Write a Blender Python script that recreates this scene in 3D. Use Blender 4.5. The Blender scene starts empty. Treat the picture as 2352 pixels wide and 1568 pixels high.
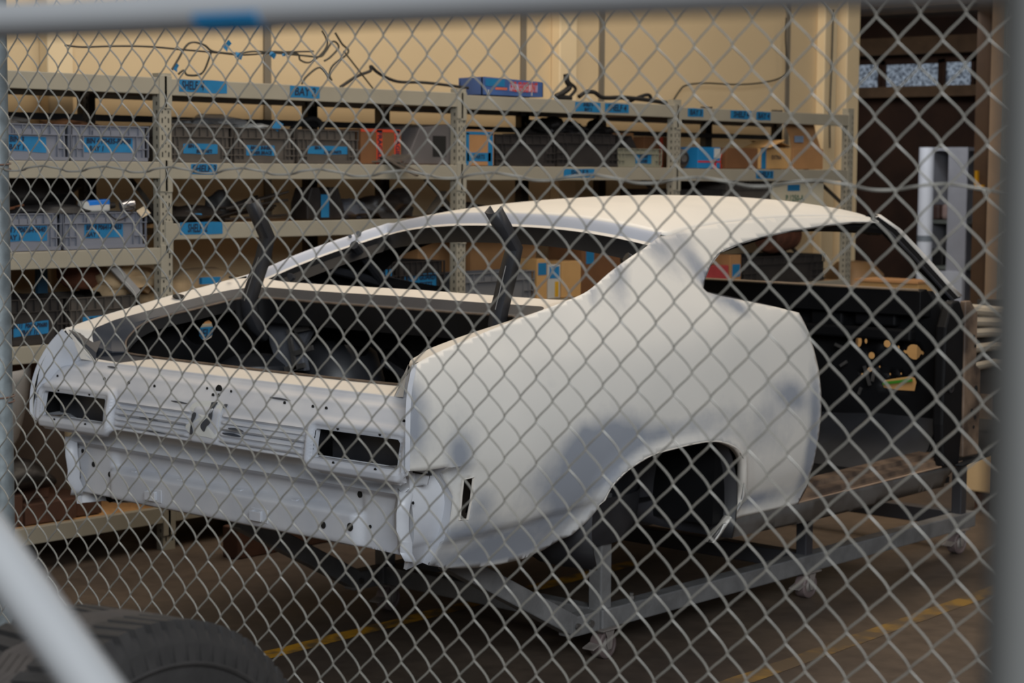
import bpy, math, random
import numpy as np
from mathutils import Vector, Matrix, geometry
random.seed(7)
S = bpy.context.scene
COL = S.collection

# ------------------------------------------------------------------ camera
CAM_P = [4.832164735650771, -3.9618107173034596, 1.4786692332738685, -0.7314748209999585,
         -0.08883511721292753, 0.006795062245125947, 4441.853486169513]
W, H = 2352, 1568
def _cam():
    x, y, z, yaw, pitch, roll, f = CAM_P
    fw = np.array([math.sin(yaw)*math.cos(pitch), math.cos(yaw)*math.cos(pitch), math.sin(pitch)])
    r = np.cross(fw, [0, 0, 1.]); r /= np.linalg.norm(r); u = np.cross(r, fw)
    r2 = r*math.cos(roll)+u*math.sin(roll); u2 = -r*math.sin(roll)+u*math.cos(roll)
    return np.array([x, y, z]), r2, u2, fw, f
CC, CR, CU, CF, FPX = _cam()
cam = bpy.data.cameras.new('camera'); camo = bpy.data.objects.new('camera', cam); COL.objects.link(camo)
camo.matrix_world = Matrix(((CR[0], CU[0], -CF[0], CC[0]), (CR[1], CU[1], -CF[1], CC[1]), (CR[2], CU[2], -CF[2], CC[2]), (0, 0, 0, 1)))
cam.sensor_width = 36; cam.lens = 36*FPX/W; cam.clip_start = .05; cam.clip_end = 100
cam.dof.use_dof = True; cam.dof.focus_distance = 4.5; cam.dof.aperture_fstop = 7.6
S.camera = camo
def pt(px, py, ax, v):
    """world point where the sight line of a photo pixel meets the plane axis=v"""
    d = CF+CR*(px-W/2)/FPX-CU*(py-H/2)/FPX
    t = (v-CC[ax])/d[ax]
    return CC+t*d

# ------------------------------------------------------------------ light
S.view_settings.view_transform = 'Standard'; S.view_settings.look = 'None'
S.view_settings.exposure = 0; S.view_settings.gamma = 1
wd = bpy.data.worlds.new('world'); S.world = wd; wd.use_nodes = True
wd.node_tree.nodes['Background'].inputs[0].default_value = (.80, .86, 1.0, 1)
wd.node_tree.nodes['Background'].inputs[1].default_value = .10
def area(name, loc, target, sx, sy, power, color):
    l = bpy.data.lights.new(name, 'AREA'); l.shape = 'RECTANGLE'; l.size = sx; l.size_y = sy
    l.energy = power; l.color = color
    o = bpy.data.objects.new(name, l); COL.objects.link(o); o.location = loc
    o.rotation_euler = (Vector(target)-Vector(loc)).to_track_quat('-Z', 'Y').to_euler()
    return o
# daylight through the open workshop door behind the photographer
area('door_daylight', (7.8, -5.6, 4.2), (.6, .9, .5), 5.0, 3.0, 630, (.90, .95, 1.0))
# warm roof lights over the body shell and the shelf aisle
area('roof_light', (-.4, 2.8, 5.2), (-.7, 3.2, 0), 3.0, 6.0, 210, (1.0, .86, .70))
area('roof_light', (3.6, 4.6, 4.9), (-1.8, 4.6, .8), 1.6, 4.0, 40, (1.0, .84, .66))

# ------------------------------------------------------------------ materials
def lin(c):
    return tuple((x/255/12.92 if x/255 <= .04045 else ((x/255+.055)/1.055)**2.4) for x in c)+(1,)
_M = {}
def mat(name, rgb, rough=.6, metal=0., var=.12, vscale=6., bump=0., bscale=60., rgb2=None, spec=.5, alpha=None, trans=0, detail=4, thr=None):
    if name in _M: return _M[name]
    m = bpy.data.materials.new(name); m.use_nodes = True; nt = m.node_tree; b = nt.nodes['Principled BSDF']
    b.inputs['Roughness'].default_value = rough; b.inputs['Metallic'].default_value = metal
    b.inputs['Specular IOR Level'].default_value = spec
    tc = nt.nodes.new('ShaderNodeTexCoord')
    n = nt.nodes.new('ShaderNodeTexNoise'); n.inputs['Scale'].default_value = vscale; n.inputs['Detail'].default_value = detail
    nt.links.new(tc.outputs['Object'], n.inputs['Vector'])
    r = nt.nodes.new('ShaderNodeValToRGB')
    c = lin(rgb); c2 = lin(rgb2) if rgb2 else tuple(max(0, x*(1-2*var)) for x in c[:3])+(1,)
    lo, hi = thr if thr else (.35, .65)
    r.color_ramp.elements[0].position = lo; r.color_ramp.elements[1].position = hi
    r.color_ramp.elements[0].color = c2; r.color_ramp.elements[1].color = c
    nt.links.new(n.outputs['Fac'], r.inputs['Fac']); nt.links.new(r.outputs['Color'], b.inputs['Base Color'])
    if bump:
        n2 = nt.nodes.new('ShaderNodeTexNoise'); n2.inputs['Scale'].default_value = bscale; n2.inputs['Detail'].default_value = 3
        nt.links.new(tc.outputs['Object'], n2.inputs['Vector'])
        bp = nt.nodes.new('ShaderNodeBump'); bp.inputs['Strength'].default_value = bump; bp.inputs['Distance'].default_value = .01
        nt.links.new(n2.outputs['Fac'], bp.inputs['Height']); nt.links.new(bp.outputs['Normal'], b.inputs['Normal'])
    if alpha is not None: b.inputs['Alpha'].default_value = alpha
    if trans: b.inputs['Transmission Weight'].default_value = trans
    _M[name] = m
    return m

# ------------------------------------------------------------------ mesh helpers
ORG = {}
class MB:
    def __init__(s): s.v = []; s.f = []; s.m = []; s.attr = None
    def add(s, vs, fs, mi=0):
        o = len(s.v); s.v += [tuple(float(c) for c in p) for p in vs]
        s.f += [tuple(o+i for i in f) for f in fs]; s.m += [mi]*len(fs); return s
    def box(s, lo, hi, mi=0, mx=None):
        x0, y0, z0 = lo; x1, y1, z1 = hi
        vs = [(x0,y0,z0),(x1,y0,z0),(x1,y1,z0),(x0,y1,z0),(x0,y0,z1),(x1,y0,z1),(x1,y1,z1),(x0,y1,z1)]
        if mx is not None: vs = [tuple(mx @ Vector(p)) for p in vs]
        return s.add(vs, [(0,3,2,1),(4,5,6,7),(0,1,5,4),(1,2,6,5),(2,3,7,6),(3,0,4,7)], mi)
    def beam(s, a, b, w, h, mi=0, up=(0,0,1)):
        """rectangular bar from a to b, w across, h along up"""
        a = Vector(a); b = Vector(b); d = (b-a); L = d.length; d.normalize()
        u = Vector(up); sd = d.cross(u)
        if sd.length < 1e-4: sd = d.cross(Vector((1,0,0)))
        sd.normalize(); u = sd.cross(d).normalized()
        vs = []
        for p in (a, b):
            for i, j in ((-1,-1),(1,-1),(1,1),(-1,1)): vs.append(p+sd*(i*w/2)+u*(j*h/2))
        return s.add(vs, [(3,2,1,0),(4,5,6,7),(0,1,5,4),(1,2,6,5),(2,3,7,6),(3,0,4,7)], mi)
    def tube(s, path, r, n=8, mi=0, cap=True, closed=False):
        P = [Vector(tuple(float(c) for c in p)) for p in path]; N = len(P); rings = []
        up = None
        for i in range(N):
            if closed: t = P[(i+1) % N]-P[i-1]
            else: t = P[min(i+1, N-1)]-P[max(i-1, 0)]
            t.normalize()
            if up is None:
                up = Vector((0,0,1)) if abs(t.z) < .9 else Vector((1,0,0))
            sd = t.cross(up)
            if sd.length < 1e-5: sd = t.orthogonal()
            sd.normalize(); up = sd.cross(t).normalized()
            rr = r[i] if hasattr(r, '__len__') else r
            rings.append([P[i]+(sd*math.cos(2*math.pi*k/n)+up*math.sin(2*math.pi*k/n))*rr for k in range(n)])
        vs = [p for rg in rings for p in rg]; fs = []
        M = N if closed else N-1
        for i in range(M):
            a = i*n; b = ((i+1) % N)*n
            for k in range(n): fs.append((a+k, a+(k+1) % n, b+(k+1) % n, b+k))
        if cap and not closed:
            fs.append(tuple(range(n))[::-1]); fs.append(tuple((N-1)*n+k for k in range(n)))
        return s.add(vs, fs, mi)
    def strip(s, rows, mi=0, closed=False):
        """rows: list of equally long point lists, bridged"""
        n = len(rows[0]); vs = [p for r in rows for p in r]; fs = []
        for i in range(len(rows)-1):
            for k in range(n if closed else n-1):
                k2 = (k+1) % n
                fs.append((i*n+k, i*n+k2, (i+1)*n+k2, (i+1)*n+k))
        return s.add(vs, fs, mi)
    def lathe(s, prof, c, axis, n=32, mi=0, closed=False):
        """prof: (radius, along) ; revolved about axis through c"""
        ax = Vector(axis).normalized(); u = ax.orthogonal().normalized(); w = ax.cross(u); c = Vector(c)
        rows = []
        for k in range(n):
            a = 2*math.pi*k/n; d = u*math.cos(a)+w*math.sin(a)
            rows.append([c+d*r+ax*h for r, h in prof])
        rows.append(rows[0])
        return s.strip(rows, mi, closed)
    def prism(s, poly, o, ux, uy, uz, mi=0):
        """poly 2-D (a,b) -> o+a*ux+b*uy, extruded by uz"""
        o, ux, uy, uz = (Vector(tuple(map(float, q))) for q in (o, ux, uy, uz)); n = len(poly)
        vs = [o+ux*a+uy*b for a, b in poly]; vs += [p+uz for p in vs]
        tri = geometry.tessellate_polygon([[Vector((a, b, 0)) for a, b in poly]])
        fs = [tuple(t) for t in tri]+[tuple(n+i for i in t)[::-1] for t in tri]
        fs += [(i, (i+1) % n, n+(i+1) % n, n+i) for i in range(n)]
        return s.add(vs, fs, mi)
    def build(s, name, mats, parent=None, smooth=False, ang=35, bevel=0, solid=None, attr=None, recalc=True, seg=2):
        me = bpy.data.meshes.new(name)
        L = Vector(ORG[parent.as_pointer()]) if parent else Vector((0,0,0))
        vs = s.v if not parent else [(x-L[0], y-L[1], z-L[2]) for x, y, z in s.v]
        me.from_pydata(vs, [], s.f)
        if not isinstance(mats, (list, tuple)): mats = [mats]
        for m in mats: me.materials.append(m)
        if len(mats) > 1: me.polygons.foreach_set('material_index', s.m)
        if recalc:
            import bmesh
            bm = bmesh.new(); bm.from_mesh(me); bmesh.ops.remove_doubles(bm, verts=bm.verts, dist=1e-5)
            bmesh.ops.recalc_face_normals(bm, faces=bm.faces); bm.to_mesh(me); bm.free()
        if smooth:
            me.polygons.foreach_set('use_smooth', [True]*len(me.polygons)); me.set_sharp_from_angle(angle=math.radians(ang))
        if attr is not None:
            a = me.attributes.new('patch', 'FLOAT', 'POINT'); a.data.foreach_set('value', attr)
        me.update()
        o = bpy.data.objects.new(name, me); COL.objects.link(o)
        ORG[o.as_pointer()] = L
        if parent: o.parent = parent
        if solid:
            md = o.modifiers.new('solid', 'SOLIDIFY'); md.thickness = solid[0]; md.offset = solid[1]
            if len(mats) > 1: md.material_offset = 1
            md.use_even_offset = False
        if bevel:
            md = o.modifiers.new('bevel', 'BEVEL'); md.width = bevel; md.segments = seg; md.limit_method = 'ANGLE'; md.angle_limit = math.radians(40)
        return o
def tag(o, label, cat, group=None):
    o['label'] = label; o['category'] = cat
    if group: o['group'] = group
    return o
def thing(name, label, cat, loc=(0,0,0), group=None):
    o = bpy.data.objects.new(name, None); COL.objects.link(o); o.location = loc; o.empty_display_size = .1
    ORG[o.as_pointer()] = Vector(tuple(float(c) for c in loc)); tag(o, label, cat, group)
    return o
def struct(o): o['kind'] = 'structure'; return o
def copy_tree(o, parent=None):
    c = o.copy(); COL.objects.link(c)
    if parent: c.parent = parent
    for ch in [x for x in bpy.data.objects if x.parent == o]: copy_tree(ch, c)
    return c
_TX = {}
def text_data(txt, size, shear=0., bold=0.):
    k = (txt, round(size, 4), shear, bold)
    if k in _TX: return _TX[k]
    cu = bpy.data.curves.new('t', 'FONT'); cu.body = txt; cu.size = size; cu.shear = shear; cu.offset = bold
    cu.align_x = 'CENTER'; cu.align_y = 'CENTER'; cu.resolution_u = 2
    o = bpy.data.objects.new('t', cu); COL.objects.link(o)
    dg = bpy.context.evaluated_depsgraph_get(); me = bpy.data.meshes.new_from_object(o.evaluated_get(dg))
    vs = [tuple(v.co) for v in me.vertices]; fs = [tuple(p.vertices) for p in me.polygons]
    bpy.data.objects.remove(o); bpy.data.meshes.remove(me); bpy.data.curves.remove(cu)
    _TX[k] = (vs, fs); return vs, fs
def add_text(mb, txt, o, right, up, size, mi, lift=.0008, fit=None, shear=0., bold=0.):
    vs, fs = text_data(txt, size, shear, bold)
    if not vs: return
    o = Vector(tuple(map(float, o))); R = Vector(right); U = Vector(up); N = R.cross(U).normalized()
    sx = 1.
    if fit:
        w = max(v[0] for v in vs)-min(v[0] for v in vs)
        if w > fit: sx = fit/w
    mb.add([o+R*(v[0]*sx)+U*v[1]+N*lift for v in vs], fs, mi)
def cr(P, n=8, closed=False):
    """Catmull-Rom through P"""
    P = [np.array(p, float) for p in P]; out = []; N = len(P)
    rng = range(N if closed else N-1)
    for i in rng:
        if closed: p0, p1, p2, p3 = P[i-1], P[i], P[(i+1) % N], P[(i+2) % N]
        else: p0, p1, p2, p3 = P[max(i-1,0)], P[i], P[i+1], P[min(i+2,N-1)]
        for k in range(n):
            t = k/n
            out.append(.5*((2*p1)+(-p0+p2)*t+(2*p0-5*p1+4*p2-p3)*t*t+(-p0+3*p1-3*p2+p3)*t**3))
    if not closed: out.append(P[-1])
    return out
def dens(P, sp, closed=True):
    out = []; N = len(P)
    for i in range(N if closed else N-1):
        a = np.array(P[i], float); b = np.array(P[(i+1) % N], float); n = max(1, int(np.linalg.norm(b-a)/sp))
        out += [a+(b-a)*k/n for k in range(n)]
    if not closed: out.append(np.array(P[-1], float))
    return out
def inside(poly, X, Y):
    poly = np.array(poly); x1 = poly[:,0]; y1 = poly[:,1]; x2 = np.roll(x1,-1); y2 = np.roll(y1,-1)
    r = np.zeros(len(X), bool)
    for a, b, c, d in zip(x1, y1, x2, y2):
        if b == d: continue
        cnd = ((b > Y) != (d > Y)) & (X < (c-a)*(Y-b)/(d-b)+a); r ^= cnd
    return r
def region(outline, holes, sp, fn, smooth_pts=True):
    """triangulated sheet: 2-D outline with holes, mapped by fn(a,b)->xyz"""
    loops = [dens(outline, sp)]+[dens(h, sp) for h in holes]
    pts = []; edges = []
    for lp in loops:
        o = len(pts); pts += [tuple(p) for p in lp]; edges += [(o+i, o+(i+1) % len(lp)) for i in range(len(lp))]
    A = np.array(loops[0]); lo = A.min(0); hi = A.max(0)
    gx = np.arange(lo[0]+sp/2, hi[0], sp); gy = np.arange(lo[1]+sp/2, hi[1], sp)
    GX, GY = np.meshgrid(gx, gy); GX = GX.copy(); GX[::2] += sp/2; X = GX.ravel(); Y = GY.ravel()
    k = inside(loops[0], X, Y)
    for h in loops[1:]: k &= ~inside(h, X, Y)
    X = X[k]; Y = Y[k]
    bp = np.array(pts); keep = np.ones(len(X), bool)
    for i in range(0, len(X), 2000):
        d = ((X[i:i+2000,None]-bp[None,:,0])**2+(Y[i:i+2000,None]-bp[None,:,1])**2).min(1); keep[i:i+2000] = d > (sp*.45)**2
    pts += list(zip(X[keep].tolist(), Y[keep].tolist()))
    r = geometry.delaunay_2d_cdt([Vector(p) for p in pts], edges, [], 0, 1e-7)
    V = np.array([tuple(v) for v in r[0]]); F = [tuple(f) for f in r[2]]
    C = np.array([V[list(f)].mean(0) for f in F])
    k = inside(loops[0], C[:,0], C[:,1])
    for h in loops[1:]: k &= ~inside(h, C[:,0], C[:,1])
    F = [f for f, q in zip(F, k) if q]
    return V, [fn(a, b) for a, b in V], F
FZ = -.22      # floor level
XS = -1.983    # front face of the shelving
# ------------------------------------------------------------------ palette
M_CREAM = mat('cream_wall', (210,187,148), .75, var=.03, vscale=1.2, bump=.05, bscale=30)
M_PIL = mat('cream_column', (228,206,166), .7, var=.03, vscale=2)
M_JOINT = mat('wall_joint', (120,112,98), .7, var=.05)
M_BEAM = mat('shelf_beam_paint', (154,148,132), .5, var=.04, vscale=5)
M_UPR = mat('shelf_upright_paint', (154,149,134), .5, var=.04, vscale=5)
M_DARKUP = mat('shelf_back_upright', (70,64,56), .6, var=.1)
M_HOLE = mat('slot_black', (18,17,16), .9, var=.1)
M_CHIP = mat('chipboard', (196,150,98), .85, var=.12, vscale=60, bump=.1, bscale=200)
M_TAPE = mat('blue_tape', (22,112,160), .6, var=.06, vscale=25, bump=.08, bscale=120)
M_INK = mat('marker_ink', (18,30,52), .7, var=.1)
M_BINB = mat('crate_grey_blue', (116,120,131), .5, var=.04, vscale=5)
M_BIND = mat('crate_dark_grey', (80,74,68), .6, var=.12, vscale=8)
M_BINK = mat('crate_black', (44,40,38), .6, var=.15, vscale=8)
M_BING = mat('crate_olive_grey', (136,134,116), .6, var=.08)
M_CARD = mat('cardboard', (168,124,80), .85, var=.07, vscale=7, bump=.08, bscale=50)
M_CARDB = mat('cardboard_brown', (112,74,42), .85, var=.1, vscale=7, bump=.08, bscale=50)
M_CARDY = mat('cardboard_yellow', (196,154,98), .85, var=.06, vscale=7, bump=.08, bscale=50)
M_ORNG = mat('fragile_tape', (190,62,34), .6, var=.08)
M_BLK = mat('black_parts', (34,31,30), .5, var=.25, vscale=14, bump=.2, bscale=40)
M_RUB = mat('black_rubber', (24,23,23), .65, var=.2, vscale=10)
M_STEEL = mat('dull_steel', (120,116,112), .45, metal=.6, var=.2, vscale=18)
M_WOOD = mat('dark_timber', (84,54,38), .8, var=.2, vscale=9, bump=.15, bscale=30)
M_PINK = mat('red_box_card', (170,60,62), .7, var=.1)
M_WHITE = mat('white_plastic', (190,190,186), .5, var=.04)
M_CLOTH = mat('tan_cloth', (178,152,116), .9, var=.2, vscale=8, bump=.3, bscale=20)
M_RUST = mat('rusty_part', (112,66,44), .8, var=.25, vscale=12)

# ------------------------------------------------------------------ floor
def floor_mat():
    m = bpy.data.materials.new('concrete_floor'); m.use_nodes = True; nt = m.node_tree; b = nt.nodes['Principled BSDF']
    tc = nt.nodes.new('ShaderNodeTexCoord')
    def noise(s, d=5): 
        n = nt.nodes.new('ShaderNodeTexNoise'); n.inputs['Scale'].default_value = s; n.inputs['Detail'].default_value = d
        nt.links.new(tc.outputs['Object'], n.inputs['Vector']); return n
    n1 = noise(1.1); n2 = noise(14); r1 = nt.nodes.new('ShaderNodeValToRGB'); r2 = nt.nodes.new('ShaderNodeValToRGB')
    r1.color_ramp.elements[0].color = lin((76,67,60)); r1.color_ramp.elements[1].color = lin((106,92,78)); r1.color_ramp.elements[0].position = .35; r1.color_ramp.elements[1].position = .68
    r2.color_ramp.elements[0].color = (.7,.7,.7,1); r2.color_ramp.elements[1].color = (1,1,1,1); r2.color_ramp.elements[0].position = .3; r2.color_ramp.elements[1].position = .6
    nt.links.new(n1.outputs['Fac'], r1.inputs['Fac']); nt.links.new(n2.outputs['Fac'], r2.inputs['Fac'])
    mx = nt.nodes.new('ShaderNodeMix'); mx.data_type = 'RGBA'; mx.blend_type = 'MULTIPLY'; mx.inputs[0].default_value = .8
    nt.links.new(r1.outputs['Color'], mx.inputs[6]); nt.links.new(r2.outputs['Color'], mx.inputs[7])
    nt.links.new(mx.outputs[2], b.inputs['Base Color']); b.inputs['Roughness'].default_value = .5; b.inputs['Specular IOR Level'].default_value = .35
    n3 = noise(40, 3); bp = nt.nodes.new('ShaderNodeBump'); bp.inputs['Strength'].default_value = .12; bp.inputs['Distance'].default_value = .01
    nt.links.new(n3.outputs['Fac'], bp.inputs['Height']); nt.links.new(bp.outputs['Normal'], b.inputs['Normal'])
    return m
M_FLOOR = floor_mat()
mb = MB(); mb.box((-9, -10, FZ-.1), (7, 18, FZ)); struct(mb.build('floor', M_FLOOR))
M_YEL = mat('worn_yellow_paint', (206,150,34), .6, rgb2=(112,92,62), vscale=9, thr=(.40,.56), detail=8)
M_YEL2 = mat('faded_yellow_paint', (150,116,52), .6, rgb2=(100,84,64), vscale=7, thr=(.45,.62), detail=8)
def line(name, x0, y0, x1, y1, w, m, seed):
    rnd = random.Random(seed); mb = MB(); a = []; b = []; N = 60
    dx = x1-x0; dy = y1-y0; L = math.hypot(dx, dy); nx, ny = dy/L, -dx/L
    for i in range(N+1):
        t = i/N; e1 = rnd.uniform(-.004, .004); e2 = rnd.uniform(-.004, .004)
        a.append((x0+dx*t+nx*(w/2+e1), y0+dy*t+ny*(w/2+e1), FZ+.0015)); b.append((x0+dx*t-nx*(w/2+e2), y0+dy*t-ny*(w/2+e2), FZ+.0015))
    mb.strip([a, b]); return mb.build(name, m)
tag(line('floor_line', -.18, -1.5, -.30, 2.6, .085, M_YEL, 3), 'worn yellow floor line passing beside the tyre and under the car shell', 'floor marking')
tag(line('floor_line', 1.205, .2, 1.01, 6.2, .085, M_YEL2, 4), 'faded yellow floor line on the open floor right of the trolley', 'floor marking')

# ------------------------------------------------------------------ back wall with joints and columns
WX = -2.72
mb = MB(); mb.box((WX-.15, -3.5, FZ), (WX, 8.03, 4.2)); struct(mb.build('wall_back', M_CREAM))
mb = MB()
for y in (.9, 2.571, 4.527, 5.246, 7.256):
    mb.box((WX, y-.022, FZ), (WX+.012, y+.022, 4.2))
struct(mb.build('trim_1', M_JOINT))
mb = MB()
for y, w in ((4.86, .16), (7.70, .16), (1.28, .14)):
    mb.box((WX, y-w/2, FZ), (WX+.07, y+w/2, 4.2))
struct(mb.build('trim_2', M_PIL, bevel=.008))
mb = MB(); mb.box((WX-.22, 7.86, FZ), (WX+.1, 8.03, 4.2)); struct(mb.build('trim_3', M_PIL, bevel=.008))

# ------------------------------------------------------------------ dark rear workshop beyond the wall end
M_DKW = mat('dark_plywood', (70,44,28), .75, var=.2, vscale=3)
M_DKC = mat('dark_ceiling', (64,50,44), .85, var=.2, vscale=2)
M_RAFT = mat('rafter_timber', (120,92,66), .8, var=.15)
M_FRO = mat('frosted_glass', (150,162,176), .35, var=.18, vscale=34, rgb2=(60,66,76), detail=2)
_nt = M_FRO.node_tree; _b = _nt.nodes['Principled BSDF']; _r = [n for n in _nt.nodes if n.type == 'VALTORGB'][0]
_nt.links.new(_r.outputs['Color'], _b.inputs['Emission Color']); _b.inputs['Emission Strength'].default_value = .55
M_PAPER = mat('pale_grey_panel', (168,168,174), .6, var=.06)
M_GRY = mat('grey_sheet_wall', (150,150,142), .55, var=.06)
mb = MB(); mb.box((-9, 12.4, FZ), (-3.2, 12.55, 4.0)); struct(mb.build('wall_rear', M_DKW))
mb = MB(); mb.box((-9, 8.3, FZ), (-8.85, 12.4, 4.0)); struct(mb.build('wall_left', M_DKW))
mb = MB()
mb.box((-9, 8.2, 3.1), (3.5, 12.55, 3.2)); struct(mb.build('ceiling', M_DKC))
mb = MB()
for y in (8.9, 9.7, 10.5, 11.3, 12.0): mb.box((-8.9, y-.05, 2.94), (3.4, y+.05, 3.1))
struct(mb.build('trim_4', M_RAFT))
mb = MB(); a = pt(1940, 118, 1, 12.3); b = pt(2240, 128, 1, 12.3)
mb.box((a[0]-1, 12.15, a[2]-.06), (b[0]+.2, 12.4, a[2]+.10)); mb.box((-9, 12.15, 2.18), (-3.2, 12.40, 2.28))
struct(mb.build('trim_5', M_RAFT))
YW = 12.33
for i, (x0, x1, y0, y1) in enumerate(((1900,2020,148,212),(2036,2158,145,208),(2173,2234,141,207))):
    a = pt(x0, y1, 1, YW); b = pt(x1, y0, 1, YW)
    mb = MB(); mb.box((a[0], YW, a[2]), (b[0], YW+.02, b[2]), 0)
    t = .035
    for lo, hi in (((a[0]-t,YW-.03,a[2]-t),(a[0],YW+.06,b[2]+t)), ((b[0],YW-.03,a[2]-t),(b[0]+t,YW+.06,b[2]+t)), ((a[0]-t,YW-.03,b[2]),(b[0]+t,YW+.06,b[2]+t)), ((a[0]-t,YW-.03,a[2]-t),(b[0]+t,YW+.06,a[2]))):
        mb.box(lo, hi, 1)
    struct(mb.build('window_%d' % (i+1), [M_FRO, M_DKW]))
# unseen fill lamp added inside the rear room to brighten the white roll
area('rear_room_fill', (-3.2, 9.4, 2.9), (-4.4, 11.2, .6), 1.2, .6, 24, (.92, .95, 1.0))
def px_box(name, x0, x1, y0, y1, Y, depth, m, label, cat, bevel=.004, parent=None, group=None):
    a = pt(x0, y1, 1, Y); b = pt(x1, y0, 1, Y); mb = MB(); mb.box((a[0], Y, max(a[2], FZ)), (b[0], Y+depth, b[2]))
    o = mb.build(name, m, parent, bevel=bevel)
    if not parent: tag(o, label, cat, group)
    return o
def grounded(x0, x1, y0, Y, depth):
    a = pt(x0, y0, 1, Y); b = pt(x1, y0, 1, Y); return a[0], b[0], b[2]
# tall white roll standing on end
x0, x1, z1 = grounded(2097, 2128, 338, 10.5, .3)
mb = MB(); c = ((x0+x1)/2, 10.62); mb.tube([(c[0], c[1], FZ), (c[0], c[1], z1)], (x1-x0)/2, 20)
r = mb.build('paper_roll', mat('white_roll', (226,228,234), .6, var=.03), smooth=True, ang=50); tag(r, 'tall white roll standing upright in the dark rear room', 'roll')
mb = MB(); zz = pt(2112, 548, 1, 10.5)[2]; mb.tube([(c[0], c[1], zz-.025), (c[0], c[1], zz+.025)], (x1-x0)/2+.002, 20); mb.build('printed_band', mat('grey_band', (128,134,140), .6), r)
# open pale cabinet with clutter
x0, x1, z1 = grounded(2130, 2226, 338, 10.9, .5)
cab = thing('storage_cabinet', 'pale grey open cabinet with shelves beside the white roll in the rear room', 'cabinet', ((x0+x1)/2, 11.0, FZ))
mb = MB(); xm = x0+(x1-x0)*.55
mb.box((x0, 11.3, FZ), (x1, 11.34, z1)); mb.box((xm, 10.88, FZ), (x1, 10.9, z1)); mb.box((x0, 10.9, z1-.03), (x1, 11.34, z1)); mb.box((x0, 10.9, FZ), (x0+.02, 11.34, z1)); mb.box((xm, 10.9, FZ), (xm+.02, 11.3, z1))
mb.build('carcass', M_PAPER, cab)
for px_ in (505, 610):
    z = pt(2150, px_, 1, 10.9)[2]; mb = MB(); mb.box((x0+.02, 10.9, z-.03), (x1, 11.3, z)); mb.build('shelf', mat('cabinet_shelf', (120,124,118), .6), cab)
zl = pt(2150, 610, 1, 10.9)[2]; mb = MB(); mb.box((x0+.01, 10.86, FZ+.08), (x1-.01, 10.88, zl-.04)); mb.build('door', mat('white_door', (206,208,214), .5, var=.03), cab, bevel=.004)
px_box('storage_jar', 2136, 2158, 470, 504, 10.97, .2, mat('brown_jar', (90,66,60), .5), 'dark brown box on the upper shelf of the pale cabinet', 'box', .02)
px_box('storage_jar', 2160, 2182, 468, 504, 11.0, .15, mat('pink_jar', (196,168,160), .5), 'pinkish tin on the upper shelf of the pale cabinet', 'tin', .03)
px_box('storage_box', 2134, 2166, 572, 609, 10.97, .2, M_BLK, 'black box on the lower shelf of the pale cabinet', 'box', .01)
# timber partition column and grey corrugated partition at the right
x0 = pt(2236, 400, 1, 9.6)[0]; x1 = pt(2284, 400, 1, 9.6)[0]
mb = MB(); mb.box((x0, 9.6, FZ), (x1, 9.75, 3.1)); struct(mb.build('wall_partition', mat('brown_panel', (84,60,38), .75, var=.1)))
x2 = pt(2306, 400, 1, 9.55)[0]
mb = MB(); mb.box((x1, 9.5, FZ), (x2, 9.75, 3.1)); struct(mb.build('trim_6', mat('tan_jamb', (168,140,112), .7, var=.05)))
mb = MB(); n = 70; xa = x2; xb = x2+2.2; rows = [[], []]
for i in range(n*4+1):
    x = xa+(xb-xa)*i/(n*4); d = .012*(1 if (i//2) % 2 else 0)
    rows[0].append((x, 9.5-d, FZ)); rows[1].append((x, 9.5-d, 3.1))
mb.strip(rows); struct(mb.build('wall_corrugated', M_GRY, recalc=False))
o = px_box('hand_tool', 2238, 2245, 392, 425, 9.56, .03, mat('yellow_tool', (220,160,20), .5), 'small yellow tool hanging on the brown partition', 'tool', 0)
mb = MB(); a = pt(2243, 426, 1, 9.57); mb.box((a[0]-.01, 9.56, a[2]-.02), (a[0]+.06, 9.59, a[2]+.005)); mb.build('grip', bpy.data.materials['yellow_tool'], o)

# tan cabinet seen through the firewall holes, low cream bench, folded sheet metal
mb = MB(); t = thing('tan_cabinet', 'tan board cabinet standing behind the black firewall of the car', 'cabinet', (-.83, 5.6, FZ))
mb.box((-1.02, 5.5, FZ+.06), (-.64, 5.70, .862)); mb.build('carcass', M_CARDY, t, bevel=.005)
mb = MB(); mb.box((-1.04, 5.48, .862), (-.63, 5.71, .875)); mb.build('worktop', M_CARD, t)
mb = MB(); mb.beam((-1.0, 5.494, .265), (-.66, 5.494, .325), .01, .016, up=(0,0,1)); mb.build('green_strip', mat('green_tape', (60,140,40), .5), t)
mb = MB(); mb.box((-1.0, 5.52, FZ), (-.66, 5.68, FZ+.06)); mb.build('plinth', M_WOOD, t)
t = thing('low_bench', 'low cream bench on the floor beyond the front of the car shell', 'bench', (.5, 4.9, FZ))
mb = MB(); mb.box((.06, 4.75, -.12), (1.7, 5.3, .10)); mb.build('box', mat('cream_bench', (204,174,130), .6, var=.04), t, bevel=.01)
for x in (.12, .85, 1.6):
    mb = MB(); mb.box((x, 4.8, FZ), (x+.08, 5.25, -.12)); mb.build('skid', M_WOOD, t)
t = thing('sheet_metal_rack', 'rack of folded pale sheet metal panels past the hinge pillar', 'rack', (.6, 4.6, FZ))
pal = mat('pale_metal', (172,164,150), .5, metal=.2, var=.08)
mb = MB()
for i, (py, ln) in enumerate(((712, 0), (735, .02), (758, .03), (790, .05), (828, .06))):
    z = pt(2290, py, 1, 4.6)[2]; x0 = pt(2236, py, 1, 4.6)[0]+ln*.1
    mb.tube([(x0, 4.55, z-.01*i), (x0+.16, 4.5, z), (x0+1.3, 4.45, z+.02)], .028-.002*i, 10)
mb.build('folded_panel', pal, t, smooth=True)
mb = MB()
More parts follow.
